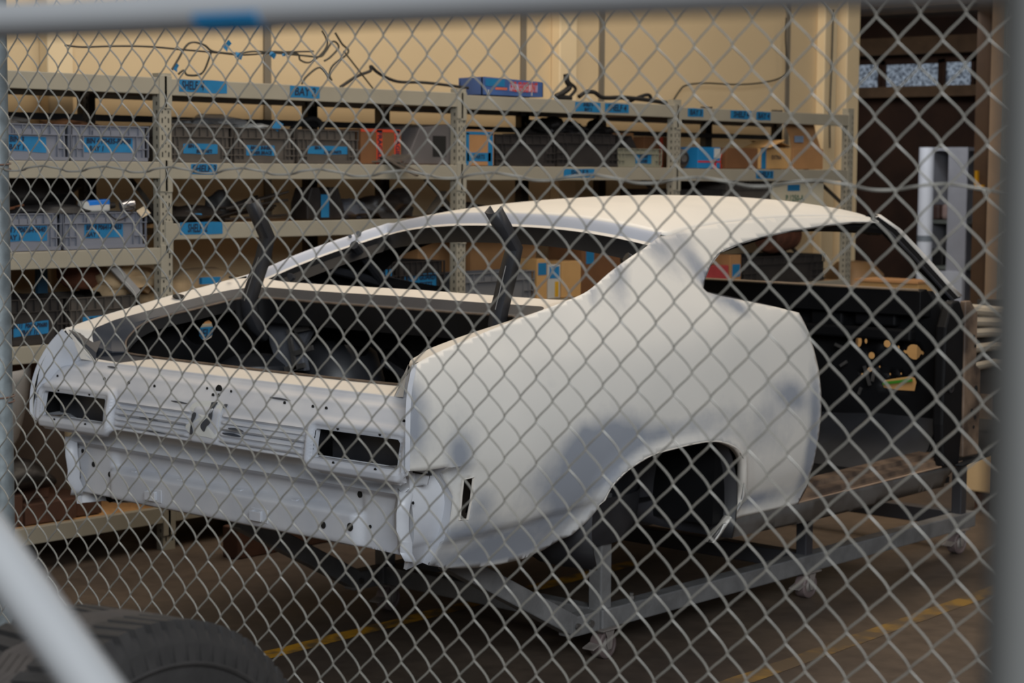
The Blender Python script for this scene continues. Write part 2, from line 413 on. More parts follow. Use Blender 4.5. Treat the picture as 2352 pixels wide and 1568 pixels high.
for x in (.30, 1.45): mb.box((x, 4.62, FZ), (x+.06, 4.70, .86))
mb.box((.22, 4.58, .40), (1.5, 4.66, .86)); mb.build('frame', mat('dark_rack', (50,46,44), .7), t)

# ------------------------------------------------------------------ shelving
def ysh(px, py=400): return pt(px, py, 0, XS)[1]
def zsh(px, py): return pt(px, py, 0, XS)[2]
UY = [-.52, 1.352, 3.235, 5.05, 6.915]
rack = thing('pallet_shelving', 'long beige boltless steel shelving with four bays along the cream wall', 'shelving', (XS-.3, 3.2, FZ))
def upright(y, x, front, m):
    mb = MB(); w = .066; ht = 1.885 if front else 1.885
    sx = -1 if front else 1
    mb.box((x-.002, y-w/2, FZ), (x, y+w/2, ht)) if front else mb.box((x, y-w/2, FZ), (x+.002, y+w/2, ht))
    for s in (-1, 1): mb.box((min(x, x+sx*.045), y+s*w/2-.001, FZ), (max(x, x+sx*.045), y+s*w/2+.001, ht))
    z = FZ+.05; i = 0
    while z < ht-.03:
        xx = x+(.0006 if front else .0026)
        for s in (-1, 1):
            h = .011 if i % 2 == 0 else .006
            mb.add([(xx, y+s*.017-.0035, z-h), (xx, y+s*.017+.0035, z-h), (xx, y+s*.017+.0035, z+h), (xx, y+s*.017-.0035, z+h)], [(0,1,2,3)], 1)
        zz = z+.0125
        mb.add([(xx, y-.003, zz-.004), (xx, y+.003, zz-.004), (xx, y+.003, zz+.004), (xx, y-.003, zz+.004)], [(0,1,2,3)], 1)
        yy = y-w/2-.0016
        if front: mb.add([(x-.02, yy, z-.008), (x-.012, yy, z-.008), (x-.012, yy, z+.008), (x-.02, yy, z+.008)], [(0,1,2,3)], 1)
        z += .037; i += 1
    return mb.build('upright', [m, M_HOLE], rack, recalc=False)
for y in UY:
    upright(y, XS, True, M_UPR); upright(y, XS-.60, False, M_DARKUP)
# intermediate back posts, diagonal and horizontal braces between front and back
for y in UY:
    for z0 in (.05, .65, 1.25):
        mb = MB(); mb.beam((XS-.03, y, z0), (XS-.57, y, z0+.42), .004, .025); mb.build('brace', M_DARKUP, rack)
for y in (.75, 2.72, 4.35, 6.12):
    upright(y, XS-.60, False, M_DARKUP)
LV = [[1.865, 1.50, 1.125, .735, -.025], [1.862, 1.497, 1.23, .775, -.025], [1.853, 1.493, 1.225, .775, -.025], [1.843, 1.488, 1.22, .775, -.025]]
for b in range(4):
    y0, y1 = UY[b]+.034, UY[b+1]-.034
    for li, z in enumerate(LV[b]):
        mb = MB()
        mb.box((XS-.03, y0, z-.072), (XS+.004, y1, z)); mb.box((XS-.03, y0, z-.03), (XS-.045, y1, z-.02))
        mb.build('beam', M_BEAM, rack, bevel=.003)
        for s, yy in ((1, y0), (-1, y1)):
            mb = MB(); mb.box((XS-.002, min(yy, yy-s*.042), z-.13), (XS+.006, max(yy, yy-s*.042), z+.012)); mb.build('bracket', M_UPR, rack, bevel=.002)
        mb = MB(); mb.box((XS-.61, y0, z-.072), (XS-.575, y1, z)); mb.build('beam', M_BEAM, rack)
        if li > 0:
            mb = MB(); mb.box((XS-.575, y0-.02, z-.022), (XS-.031, y1+.02, z-.004)); mb.build('board', M_CHIP, rack)
        else:
            mb = MB(); mb.box((XS-.575, y0-.02, z-.052), (XS-.031, y1+.02, z-.034)); mb.build('board', mat('dark_board', (80,64,50), .8), rack)
    mb = MB(); mb.beam((XS-.565, y0, 1.70), (XS-.565, y1, 1.70), .02, .03); mb.build('tie_bar', mat('black_bar', (48,48,50), .5), rack)

def tape(parent, x, y0, y1, z0, z1, lines, skew=0., name='tape_label', sizes=None, cols=None):
    """blue tape on a face looking towards +X, with handwriting"""
    mb = MB(); n = 6; top = []; bot = []
    for i in range(n+1):
        t = i/n; y = y0+(y1-y0)*t; dz = skew*(t-.5); e = .0012*math.sin(7*t+y0*9)
        bot.append((x+.0012+.0006*math.sin(9*t), y, z0+dz+e)); top.append((x+.0012, y, z1+dz-e))
    mb.strip([bot, top], 0)
    n = len(lines)
    if n:
        hh = (z1-z0)/n
        for i, l in enumerate(lines):
            zc = z1-hh*(i+.5)
            sz = (sizes[i] if sizes else hh*.95)
            al = 0.
            if isinstance(l, tuple): l, al = l
            add_text(mb, l, (x+.0022, (y0+y1)/2+al*(y1-y0), zc+skew*al), (0,1,0), (0,0,1), sz, 1, fit=(y1-y0)*(.92 if al == 0 else .46), shear=.12, bold=.0012)
    return mb.build(name, [M_TAPE, M_INK], parent, recalc=False)
def shelf_tape(x0, x1, y0, y1, lines, skew=0.):
    tape(rack, XS+.004, ysh(x0), ysh(x1), zsh((x0+x1)/2, y1), zsh((x0+x1)/2, y0), lines, skew)
shelf_tape(-40, 9, 160, 187, ['SHELF 4'])
shelf_tape(411, 521, 184, 213, [('SHELF  4', -.22)])
shelf_tape(665, 733, 198, 225, ['BAY 2'])
shelf_tape(437, 497, 376, 400, ['SHELF 3'])
shelf_tape(411, 509, 510, 538, [('SHELF  2', -.1)])
shelf_tape(436, 500, 751, 781, ['SHELF 1'])
shelf_tape(1318, 1376, 235, 257, ['SHELF 4', 'BAY 3'])
shelf_tape(1386, 1441, 238, 259, ['SHELF 4'])
shelf_tape(1576, 1612, 249, 268, ['BAY 3'])
shelf_tape(1674, 1722, 254, 273, ['SHELF 4'])
shelf_tape(1733, 1766, 257, 276, ['BAY 4'])
shelf_tape(1293, 1364, 388, 407, ['SHELF 3'])
shelf_tape(1735, 1775, 392, 410, ['SHELF 3'])

# ------------------------------------------------------------------ crates
def crate(y0, y1, z0, h, m, label, group, tp=None, depth=.40, x=XS-.035, style=0, fill=None):
    """euro stacking crate, long or short side towards +X; y0..y1 outer width"""
    t = thing('storage_crate', label, 'crate', (x, (y0+y1)/2, z0), group)
    mb = MB(); th = .004
    ins = .012
    a, b = y0+ins, y1-ins
    # walls
    mb.box((x-ins-th, a, z0), (x-ins, b, z0+h)); mb.box((x-depth+ins, a, z0), (x-depth+ins+th, b, z0+h))
    mb.box((x-depth+ins, a, z0), (x-ins, a+th, z0+h)); mb.box((x-depth+ins, b-th, z0), (x-ins, b, z0+h)); mb.box((x-depth+ins, a, z0), (x-ins, b, z0+.005))
    # rims
    for zz, t2 in ((z0+h-.004, .004), (z0+h*.70, .004)):
        mb.box((x-ins, y0, zz), (x, y1, zz+t2)); mb.box((x-depth, y0, zz), (x-ins, a, zz+t2)); mb.box((x-depth, b, zz), (x-ins, y1, zz+t2))
    mb.box((x-ins, y0+.006, z0), (x-.002, y1-.006, z0+h*.10))
    w = y1-y0
    # upper rib row
    n = 8
    for i in range(n+1):
        yy = y0+.002+(w-.004)*i/n
        mb.box((x-ins, yy-.0015, z0+h*.70), (x-.001, yy+.0015, z0+h))
    # grip band and corner ribs
    if style == 0:
        mb.box((x-ins, y0+w*.28, z0+h*.72), (x-.001, y1-w*.30, z0+h*.86))
        for s in (0, 1):
            for q in (.01, .08, .16):
                yy = (y0+w*q) if s == 0 else (y1-w*q)
                mb.box((x-ins, yy-.0018, z0+h*.1), (x-.001, yy+.0018, z0+h*.7))
            ya, yb = (y0, y0+w*.16) if s == 0 else (y1-w*.16, y1)
            mb.box((x-ins, ya, z0+h*.33), (x-.001, yb, z0+h*.355))
    else:
        for s in (0, 1):
            ya, yb = (y0, y0+w*.17) if s == 0 else (y1-w*.17, y1)
            for q in (.2, .4): mb.box((x-ins, ya, z0+h*q), (x-.0005, yb, z0+h*(q+.035)))
            for q in (.02, .1, .165):
                yy = (y0+w*q) if s == 0 else (y1-w*q)
                mb.box((x-ins, yy-.0018, z0+h*.02), (x-.001, yy+.0018, z0+h*.7))
    mb.build('body', m, t)
    if tp:
        f0, f1, g0, g1, lines = tp[:5]
        tape(t, x-ins+.0005+(0 if len(tp) < 6 else 0), y0+w*f0, y0+w*f1, z0+h*g0, z0+h*g1, lines, tp[5] if len(tp) > 5 else 0)
    return t
G1 = 'grey-blue crates in the first bay'
crate(ysh(-2), ysh(173), 1.502, .150, M_BINB, 'grey-blue crate under the top shelf, leftmost, taped BIN 3', G1, (.16,.70,.24,.66,[('BIN 3', -.22),('BAY 1', -.22)], -.008))
crate(ysh(175), ysh(355), 1.502, .150, M_BINB, 'grey-blue crate under the top shelf, next to the perforated post, taped P0435', G1, (.18,.80,.24,.66,[('BIN 4 P0435-P0488', 0),('BAY 1', -.25)], 0))
crate(ysh(-8), ysh(152), 1.127, .155, M_BINB, 'grey-blue crate on the third shelf down, leftmost, taped P0626', G1, (.14,.80,.26,.66,[('BIN 7 P0626-P0640', 0),('BAY 1', -.25)], 0))
crate(ysh(155), ysh(348), 1.127, .155, M_BINB, 'grey-blue crate on the third shelf down beside the post, taped BIN 8', G1, (.26,.72,.30,.68,[('BIN 8 P0641-P0653', 0),('BAY 1', -.28)], 0))
G2 = 'dark dusty crates under the top shelf of the second bay'
crate(ysh(398), ysh(547), 1.499, .160, M_BIND, 'dark grey crate right of the first post, with a tape label BIN 1', G2, (.25,.78,.24,.52,[('BIN 1', -.24),('BRAKE PARTS', .1)], 0), style=1)
crate(ysh(549), ysh(690), 1.499, .160, M_BIND, 'dark grey crate in the middle of three, taped BIN 2', G2, (.22,.68,.22,.50,['BIN 2  INNER','INNER BRACE'], 0), style=1)
crate(ysh(694), ysh(836), 1.499, .160, M_BIND, 'dark grey crate taped BIN 3, beside the FRAGILE carton', G2, (.18,.86,.28,.52,[('BIN 3', -.25),('DOOR PARTS', .1)], 0), style=1)
G3 = 'dark crates on the lower shelf of the first bay'
crate(ysh(10), ysh(163), .737, .19, M_BINK, 'black crate on the fourth shelf, leftmost, taped BIN 11', G3, (.12,.72,.20,.48,['BIN 11  P0654-P0680','(BAY 1)'], .01), style=1)
crate(ysh(167), ysh(330), .737, .185, M_BIND, 'dark crate on the fourth shelf beside the car tail, taped BIN 12', G3, (.20,.75,.28,.55,['BIN 12'], 0), style=1)
crate(ysh(1150), ysh(1288), 1.495, .165, M_BINK, 'large black crate beside the blue-taped carton', 'black crates in the third bay', None, style=1)
crate(ysh(1290), ysh(1432), 1.495, .180, M_BINK, 'large charcoal crate left of the small olive crate', 'black crates in the third bay', None, style=1)
crate(ysh(1430), ysh(1532), 1.495, .105, M_BING, 'small olive-grey crate with a blue label near the third post', 'small crates', (.42,.78,.2,.68,['BRAKE','HOSES'], 0), depth=.3)
crate(ysh(1080), ysh(1242), .778, .16, mat('crate_mid_grey', (112,114,118), .6, var=.06), 'mid grey crate seen through the rear window opening right of the post', 'crates seen through the rear window opening', None, style=0, depth=.22)
crate(ysh(850), ysh(925), .778, .235, M_BINK, 'black crate seen through the rear window opening, furthest left', 'crates seen through the rear window opening', (.05,.9,.55,.85,['BIN 4'], 0), style=1)
crate(ysh(930), ysh(1035), .778, .235, M_BINK, 'black crate seen through the rear window opening, left of the post', 'crates seen through the rear window opening', (.12,.86,.42,.72,['BIN 5 GUARD','BRACKETS'], .01), style=1)
crate(ysh(1722), ysh(1910), .778, .17, M_BINK, 'dark basket crate seen through the side window opening', 'crates seen through the side window opening', None, style=1)

# ------------------------------------------------------------------ cartons
def carton(y0, y1, z0, h, m, label, group=None, depth=.3, x=XS-.04, rz=0., flaps=False, tapes=(), lines=None, name='cardboard_box'):
    c = ((x), (y0+y1)/2, z0); t = thing(name, label, 'box', c, group); w = y1-y0
    mb = MB(); mb.box((x-depth, y0, z0), (x, y1, z0+h)); mb.build('carton', m, t, bevel=.003)
    if flaps:
        mb = MB(); mb.box((x-depth*.5, y0+.01, z0+h+.001), (x+.0, y1-.01, z0+h+.004), mx=None)
        mb.beam((x-.02, y0+.0, z0+h+.004), (x-.02, y0+w*.45, z0+h+.05), .2, .003); mb.beam((x-.1, y0+w*.5, z0+h+.05), (x-.1, y1, z0+h+.012), .2, .003)
        mb.build('flap', m, t)
    for i, (f0, f1, g0, g1, tm) in enumerate(tapes):
        mb = MB(); mb.box((x-.001, y0+w*f0, z0+h*g0), (x+.0015, y0+w*f1, z0+h*g1)); mb.build('tape', tm, t)
    if lines:
        mb = MB(); 
        for (txt, fy, fz, sz, fit) in lines: add_text(mb, txt, (x+.002, y0+w*fy, z0+h*fz), (0,1,0), (0,0,1), sz, 0, fit=fit, bold=.0008)
        mb.build('writing', M_INK, t, recalc=False)
    if rz:
        t.rotation_euler.z = rz
    return t
Z2 = 1.499
t = carton(ysh(842), ysh(935), Z2, .17, M_CARDB, 'brown carton wrapped in orange FRAGILE tape', None, .3, tapes=((.38,.52,0,.98,M_ORNG),(.82,.96,.1,.98,M_ORNG),(0,.95,.92,1.,M_ORNG),(.45,1.0,.05,.2,M_ORNG)))
mb = MB()
for fy, txt in ((.45, 'FRAGILE'), (.89, 'FRAGILE')):
    y = ysh(842)+(ysh(935)-ysh(842))*fy
    add_text(mb, txt, (XS-.04+.002, y, Z2+.09), (0,0,-1), (0,1,0), .04, 0, fit=.14, bold=.001)
mb.build('print', M_INK, t, recalc=False)
# wedge shaped grey housing with a dark opening
t = thing('plastic_housing', 'grey moulded plastic housing with a dark square opening beside the post', 'housing', (XS-.1, ysh(1000), Z2))
mb = MB(); ya, yb = ysh(942), ysh(1052); zt = zsh(985, 292); xx = XS-.05
mb.prism([(ya, Z2), (yb, Z2), (yb, zt+.02), (ya+.12, zt), (ya+.05, zt-.12)], (xx, 0, 0), (0,1,0), (0,0,1), (-.3, 0, 0)); mb.build('shell', mat('grey_housing', (92,88,88), .6, var=.08), t, bevel=.006)
mb = MB(); mb.box((xx, ysh(1010), Z2+.04), (xx+.002, ysh(1040), Z2+.145)); mb.build('opening', M_HOLE, t)
t = carton(ysh(1078), ysh(1147), Z2-.003, .185, M_CARD, 'cardboard box edged with bright blue tape next to the post', None, .25, tapes=((.02,.17,.0,.9,M_TAPE),(.80,.96,.0,.9,M_TAPE),(.1,.9,.12,.36,M_TAPE),(.02,.96,.86,.94,M_TAPE)), lines=[('PARTS', .5, .24, .03, .12)])
carton(ysh(1452), ysh(1566), 1.4965, .20, M_CARD, 'brown carton with a blue label standing behind the olive crate', None, .2, x=XS-.36, tapes=((.08,.5,.72,.92,M_TAPE),(.25,.33,.42,.72,M_ORNG)))
carton(ysh(1572), ysh(1642), 1.491, .185, M_CARDB, 'dark brown carton right of the third post', None, .22, x=XS-.30, tapes=((.5,.6,0,1,M_ORNG),))
t = carton(ysh(1612), ysh(1663), 1.491, .125, mat('box_blue', (26,120,176), .5, var=.05), 'small blue and red printed box on the fourth bay shelf', None, .15, x=XS-.03, tapes=((.0,1.,.28,.36,mat('box_red', (196,40,44), .5)),(.72,1.0,.5,.95,M_WHITE),(.68,.82,0,.4,bpy.data.materials['box_red'])))
def ring_obj(name, c, R, r, axis, m, label, cat, n=24):
    mb = MB(); prof = [(R, -r), (R, r), (R*.55, r), (R*.55, -r), (R, -r)]; mb.lathe(prof, c, axis, n, closed=False); o = mb.build(name, m, smooth=True, ang=30); return tag(o, label, cat)
yc = ysh(1675); o = ring_obj('tape_roll', (XS-.09, yc, 1.4895+.047), .047, .028, (1, .5, 0), M_ORNG, 'roll of orange tape between the blue box and the cartons', 'tape roll')
t = thing('alternator', 'dusty alternator with a finned metal case left of the blue box', 'alternator', (XS-.09, ysh(1585), 1.489))
mb = MB(); c0 = (XS-.09, ysh(1585), 1.49+.058); mb.lathe([(0,-.04),(.035,-.045),(.055,-.03),(.058,.03),(.04,.045),(.02,.05),(.02,.07),(0,.07)], c0, (1,-.4,0), 24); mb.build('casing', M_STEEL, t, smooth=True)
mb = MB(); mb.lathe([(.012,.05),(.036,.052),(.030,.06),(.036,.068),(.012,.07)], c0, (1,-.4,0), 24); mb.build('pulley', M_BLK, t, smooth=True)
carton(ysh(1680), ysh(1752), 1.491, .125, M_CARDB, 'dark brown low carton beside the roll of orange tape', 'low cartons on the fourth bay shelf', .26)
carton(ysh(1756), ysh(1829), 1.491, .128, M_CARDY, 'pale yellowish carton with a blue tape strip and an open flap', 'low cartons on the fourth bay shelf', .26, tapes=((.06,.2,0,1,M_TAPE),), flaps=True, lines=[('EXTRA', .52, .55, .035, .12)])
t = carton(ysh(1833), ysh(1902), 1.491, .13, M_CARD, 'cardboard box with a tall raised flap next to the end post', 'low cartons on the fourth bay shelf', .24, tapes=())
mb = MB(); ya, yb = ysh(1835), ysh(1902); x = XS-.06
mb.strip([[(x, ya, 1.62), (x-.01, ya-.01, 1.70), (x-.03, ya-.06, 1.80)], [(x, yb, 1.62), (x-.02, yb-.02, 1.70), (x-.03, yb-.05, 1.79)]])
mb.build('flap', M_CARD, t, solid=(.004, 0), recalc=False)
mb = MB(); mb.box((x+.002, ya+.03, 1.66), (x+.0035, ya+.13, 1.70)); mb.build('blue_sticker', mat('pale_blue', (128,150,176), .5), t)
# lower levels, seen over the roof edge and through the openings
t = carton(ysh(1788), ysh(1905), 1.222, .20, mat('white_carton', (206,196,170), .7, var=.04), 'cream carton with green lettering just above the car roof', None, .3, tapes=((.28,.52,.66,.86,M_TAPE),))
mb = MB(); add_text(mb, 'P.1250-A', (XS-.038, ysh(1788)+.42*(ysh(1905)-ysh(1788)), 1.222+.085), (0,1,0), (0,0,1), .055, 0, fit=.3, bold=.001); mb.build('green_lettering', mat('green_ink', (40,104,84), .7), t, recalc=False)
crate(ysh(1680), ysh(1783), 1.222, .20, M_BIND, 'dark grey crate beside the cream carton just above the car roof', 'crates just above the roof', None, style=1)
carton(ysh(1545), ysh(1672), 1.222, .145, M_BLK, 'flat black case just above the car roof', None, .35, name='tool_case')
Z1 = .778
carton(ysh(1172), ysh(1322), Z1, .40, M_CARD, 'big tan carton behind the grey crate, with a blue label', 'cartons seen through the rear window opening', .26, x=XS-.28, tapes=((.16,.38,.84,.93,M_TAPE),))
carton(ysh(1063), ysh(1168), Z1, .40, M_CARD, 'tall tan carton seen through the rear window opening right of the post', 'cartons seen through the rear window opening', .24, x=XS-.32)
carton(ysh(1195), ysh(1262), Z1+.0, .245, M_CARDY, 'small yellowish carton with a blue label stacked behind the grey crate', 'cartons seen through the rear window opening', .2, x=XS-.05-.02, tapes=((.2,.86,.72,.93,M_TAPE),)) if False else None
carton(ysh(1248), ysh(1272), Z1, .22, M_CARDY, 'narrow yellowish carton standing right of the grey crate', 'cartons seen through the rear window opening', .2, tapes=((.1,.9,.6,.9,M_TAPE),))
carton(ysh(1274), ysh(1302), Z1, .185, M_WHITE, 'small white box with a blue top band and a yellow strip', 'cartons seen through the rear window opening', .2, tapes=((.1,.9,.6,.95,bpy.data.materials['box_blue']),(.55,.85,.05,.5,mat('box_yellow',(220,170,40),.5))))
carton(ysh(1305), ysh(1350), Z1, .20, M_CARDY, 'yellowish carton beside the small white box', 'cartons seen through the rear window opening', .2)
carton(ysh(1352), ysh(1440), Z1, .30, M_CARDB, 'brown carton at the right edge of the rear window opening', 'cartons seen through the rear window opening', .25, tapes=((.1,.3,.6,.85,M_TAPE),))
carton(ysh(1640), ysh(1690), Z1, .13, M_PINK, 'red box seen through the side window opening', None, .2)
carton(ysh(1693), ysh(1718), Z1, .19, M_CARD, 'small tan carton with a blue label seen through the side window opening', None, .2, tapes=((.2,.9,.3,.7,M_TAPE),))

# brown rounded drums / hubs seen through the side window
mb = MB(); c0 = (XS-.25, ysh(1865), Z1+.175+.118); mb.lathe([(0,-.14),(.09,-.14),(.112,-.11),(.117,0),(.112,.11),(.08,.14),(0,.14)], c0, (0,1,.1), 28); tag(mb.build('brake_drum', M_RUST, smooth=True, ang=40), 'rust brown drum lying on the dark basket crate', 'drum')
mb = MB(); dq = pt(1962, 640, 1, 7.5); c0 = (dq[0], 7.5, FZ); mb.lathe([(0,0),(.22,0),(.225,.02),(.22,.3),(.228,.32),(.22,.34),(.22,.6),(.228,.62),(.22,.64),(.215,.9),(.2,1.0),(.12,1.08),(0,1.09)], c0, (0,0,1), 32); tag(mb.build('metal_drum', mat('bronze_drum', (150,116,78), .45, metal=.2, var=.1), smooth=True, ang=40), 'upright bronze coloured drum past the end of the shelving', 'drum')

# ------------------------------------------------------------------ loose parts on shelves
def blob(c, s, m, name, label, cat, seed=1, sub=3, rough=.25, group=None, parent=None):
    import bmesh
    rnd = random.Random(seed); bm = bmesh.new(); bmesh.ops.create_icosphere(bm, subdivisions=sub, radius=1)
    ph = [rnd.uniform(0, 6.28) for _ in range(9)]
    for v in bm.verts:
        x, y, z = v.co; d = 1+rough*(math.sin(3*x+ph[0])*math.cos(4*y+ph[1])+.6*math.sin(7*z+ph[2]+5*x)+.4*math.sin(11*y+ph[3]+6*z))
        v.co = Vector((x*s[0]*d, y*s[1]*d, max(-.75, z)*s[2]*d))
    mb = MB(); mb.add([tuple(v.co+Vector(tuple(map(float, c)))) for v in bm.verts], [tuple(v.index for v in f.verts) for f in bm.faces]); bm.free()
    o = mb.build(name, m, parent, smooth=True, ang=60)
    return tag(o, label, cat, group) if not parent else o
M_BAG = mat('clear_plastic_bag', (150,150,150), .25, var=.1, alpha=.55)
blob((XS-.25, ysh(55), 1.655), (.12,.16,.028), M_BAG, 'plastic_bag', 'clear plastic bag lying on the BIN 3 crate near the galvanised post', 'bag', 3)
blob((XS-.22, ysh(225), 1.655), (.1,.13,.022), M_CARDB, 'paper_bag', 'crumpled brown paper on the second grey-blue crate', 'bag', 5)
blob((XS-.25, ysh(560), 1.665), (.15,.2,.045), M_BAG, 'plastic_bag', 'clear plastic bag heaped over the first two dark crates', 'bag', 8)
blob((XS-.15, ysh(628), 1.66), (.06,.09,.02), M_WHITE, 'parts_bag', 'small white bag on the BIN 2 crate', 'bag', 9)
mb = MB(); a = (XS-.05, ysh(640), 1.665); mb.strip([[(a[0], a[1], a[2]), (a[0]-.01, a[1]+.04, a[2]+.035)], [(a[0]+.005, a[1]+.035, a[2]-.02), (a[0], a[1]+.075, a[2]+.015)]]); tag(mb.build('tape_flag', M_TAPE, solid=(.001,0), recalc=False), 'blue tape flag sticking up over the BIN 2 crate', 'tape')
mb = MB(); mb.tube(cr([(XS-.2, ysh(735), 1.66), (XS-.2, ysh(760), 1.70), (XS-.2, ysh(785), 1.715), (XS-.2, ysh(802), 1.69), (XS-.2, ysh(805), 1.63)], 6), .014, 10); tag(mb.build('rubber_hose', M_RUB, smooth=True), 'thick black hose arching out of the third dark crate', 'hose')
mb = MB()
for i in range(5):
    yy = ysh(835)+.02*i; mb.beam((XS-.2, yy-.05, Z2+.012+.009*i), (XS+.05-.01*i, ysh(905)+.03*i, Z2+.012+.008*i), .03, .007)
mb.beam((XS-.02, ysh(885), Z2+.04), (XS+.13, ysh(915), Z2-.055), .06, .008); mb.beam((XS-.02, ysh(895), Z2+.035), (XS+.12, ysh(935), Z2-.05), .05, .008)
tag(mb.build('metal_strips', mat('dusty_strip', (92,82,70), .7, var=.2, vscale=30)), 'bundle of dusty flat metal strips hanging over the beam below the FRAGILE carton', 'strips')
# level 1.125 bay 1 and 1.23 bay 2 dark parts
t = blob((XS-.30, ysh(120), 1.36), (.12,.34,.10), M_BLK, 'dash_moulding', 'large black curved moulding standing behind the grey-blue crates', 'moulding', 12, rough=.18)
mb = MB(); mb.tube(cr([(XS-.14, ysh(10), 1.305), (XS-.14, ysh(60), 1.30), (XS-.15, ysh(100), 1.315)], 6), .006, 6); tag(mb.build('copper_pipe', mat('copper_brown', (130,84,58), .5), smooth=True), 'thin copper brown pipe lying behind the left grey-blue crate', 'pipe')
blob((XS-.12, ysh(165), 1.29), (.09,.2,.028), mat('black_mesh', (40,40,42), .6, var=.2, vscale=80), 'speaker_grille', 'black perforated tray on top of the two lower grey-blue crates', 'tray', 15, rough=.1)
t = thing('oil_bottle', 'white and blue plastic bottle lying on the BIN 8 crate', 'bottle', (XS-.08, ysh(255), 1.30))
mb = MB(); a = Vector((XS-.10, ysh(215), 1.305)); b = Vector((XS-.07, ysh(285), 1.312))
mb.beam(a, a+(b-a)*.8, .06, .05); mb.build('body', M_WHITE, t, bevel=.012, seg=3)
mb = MB(); mb.beam(a+(b-a)*.15+Vector((0,0,.014)), a+(b-a)*.78+Vector((0,0,.016)), .062, .026); mb.build('label', mat('bright_blue', (20,120,214), .4), t, bevel=.006)
mb = MB(); mb.tube([a+(b-a)*.8, b], [.018, .012], 12); mb.build('cap', M_BLK, t)
t = thing('switch_part', 'chrome switch part with a black lead and a paper tag on the BIN 8 crate', 'part', (XS-.06, ysh(310), 1.29))
mb = MB(); mb.lathe([(0,-.03),(.022,-.03),(.026,0),(.02,.03),(0,.032)], (XS-.05, ysh(308), 1.312), (.3,1,.2), 18); mb.build('body', mat('chrome', (200,200,205), .2, metal=.9, var=.1), t, smooth=True)
mb = MB(); mb.tube(cr([(XS-.03, ysh(300), 1.31), (XS-.02, ysh(315), 1.30), (XS-.015, ysh(300), 1.27), (XS-.02, ysh(275), 1.25), (XS-.03, ysh(255), 1.283)], 6), .003, 6); mb.build('lead', M_RUB, t)
mb = MB(); c0 = (XS-.03, ysh(322), 1.287); mb.strip([[c0, (c0[0]+.015, c0[1]+.02, c0[2]-.03)], [(c0[0]-.01, c0[1]+.05, c0[2]+.02), (c0[0]+.01, c0[1]+.07, c0[2]-.01)]]); mb.build('paper_tag', mat('paper_tag', (200,184,156), .7), t, solid=(.001,0), recalc=False)
Z3 = 1.231
def rods(y0, y1, z0, n, label, seed, name='metal_rods', m=None, rr=.006, lift=.09):
    rnd = random.Random(seed); mb = MB()
    for i in range(n):
        x = XS-.06-.05*(i % 5); zz = z0+.01+.016*(i//5+.4*i % 3)
        mb.tube([(x, y0+rnd.uniform(0,.1), zz), (x+rnd.uniform(-.05,.05), y1-rnd.uniform(0,.1), zz+rnd.uniform(.0,lift))], rr, 8)
    return tag(mb.build(name, m or M_BLK, smooth=True), label, 'rods')
rods(ysh(525), ysh(705), Z3, 12, 'pile of long dark rods and window channels on the SHELF 2 level', 4)
blob((XS-.15, ysh(452), Z3+.03), (.14,.2,.045), M_BLK, 'wiper_motor', 'black heap of parts with blue tape right of the first post on SHELF 2', 'car part', 21)
mb = MB(); a = (XS-.03, ysh(425), Z3+.02); mb.box((a[0]-.05, a[1], a[2]), (a[0], a[1]+.12, a[2]+.02)); tag(mb.build('tape_piece', M_TAPE, bevel=.004), 'blue tape piece lying on the black heap on SHELF 2', 'tape')
blob((XS-.18, ysh(562), Z3+.06), (.06,.07,.08), M_RUB, 'rubber_boot', 'black rubber boot standing behind the left trunk hinge on SHELF 2', 'car part', 22, rough=.12)
t = thing('bracket_pair', 'pair of tall black brackets with a blue tape tag on SHELF 2', 'bracket', (XS-.15, ysh(790), Z3))
for i, (p0, h) in enumerate(((738, .155), (782, .155))):
    mb = MB(); y0 = ysh(p0); mb.prism([(0,0),(.13,0),(.12,.05),(.08,h),(.03,h),(0,.08)], (XS-.10, y0, Z3), (0,1,0), (0,0,1), (-.12,0,0)); mb.build('bracket', M_BLK, t, bevel=.006)
mb = MB(); mb.box((XS-.098, ysh(769), Z3+.01), (XS-.096, ysh(787), Z3+.12)); mb.build('tape_tag', M_TAPE, t)
blob((XS-.2, ysh(866), Z3+.04), (.11,.13,.05), mat('grey_part', (96,100,108), .5, var=.15), 'vent_panel', 'grey flat part beside the tall black brackets on SHELF 2', 'car part', 25)
blob((XS-.15, ysh(935), Z3+.05), (.09,.16,.075), M_BLK, 'bumper_bracket', 'black angled casting beside the second post on SHELF 2', 'car part', 26, rough=.3)
mb = MB(); mb.beam((XS-.05, ysh(1000), Z3+.02), (XS-.10, ysh(1052), Z3+.13), .04, .01); tag(mb.build('metal_bar', M_DARKUP), 'dark flat bar leaning against the second post on SHELF 2', 'bar')
blob((XS-.2, ysh(1130), Z3+.025), (.12,.2,.04), M_BLK, 'seal_bundle', 'low heap of black seals right of the second post just over the roof', 'car part', 27)
blob((XS-.2, ysh(1290), Z3+.02), (.12,.3,.03), M_BLK, 'seal_bundle', 'long low heap of black seals in the third bay just over the roof', 'car part', 28)
# on the black crates in the third bay
for i, (p_, z, s, lab) in enumerate(((1325, 1.70, .055, 'round black hose coil on the left of the charcoal crate top'), (1385, 1.70, .045, 'black bracket lump in the middle of the charcoal crate top'), (1445, 1.69, .06, 'black lump behind the olive crate'))):
    blob((XS-.24, ysh(p_), z), (.09,.10,s), M_BLK, 'car_part', lab, 'car part', 30+i, rough=.3)
mb = MB(); mb.prism([(0,0),(.13,0),(.08,.07),(.03,.04)], (XS-.06, ysh(1448), 1.602), (0,1,0), (0,0,1), (-.15,0,0)); tag(mb.build('metal_wedge', M_BLK), 'dark wedge shaped part inside the small olive crate', 'car part')
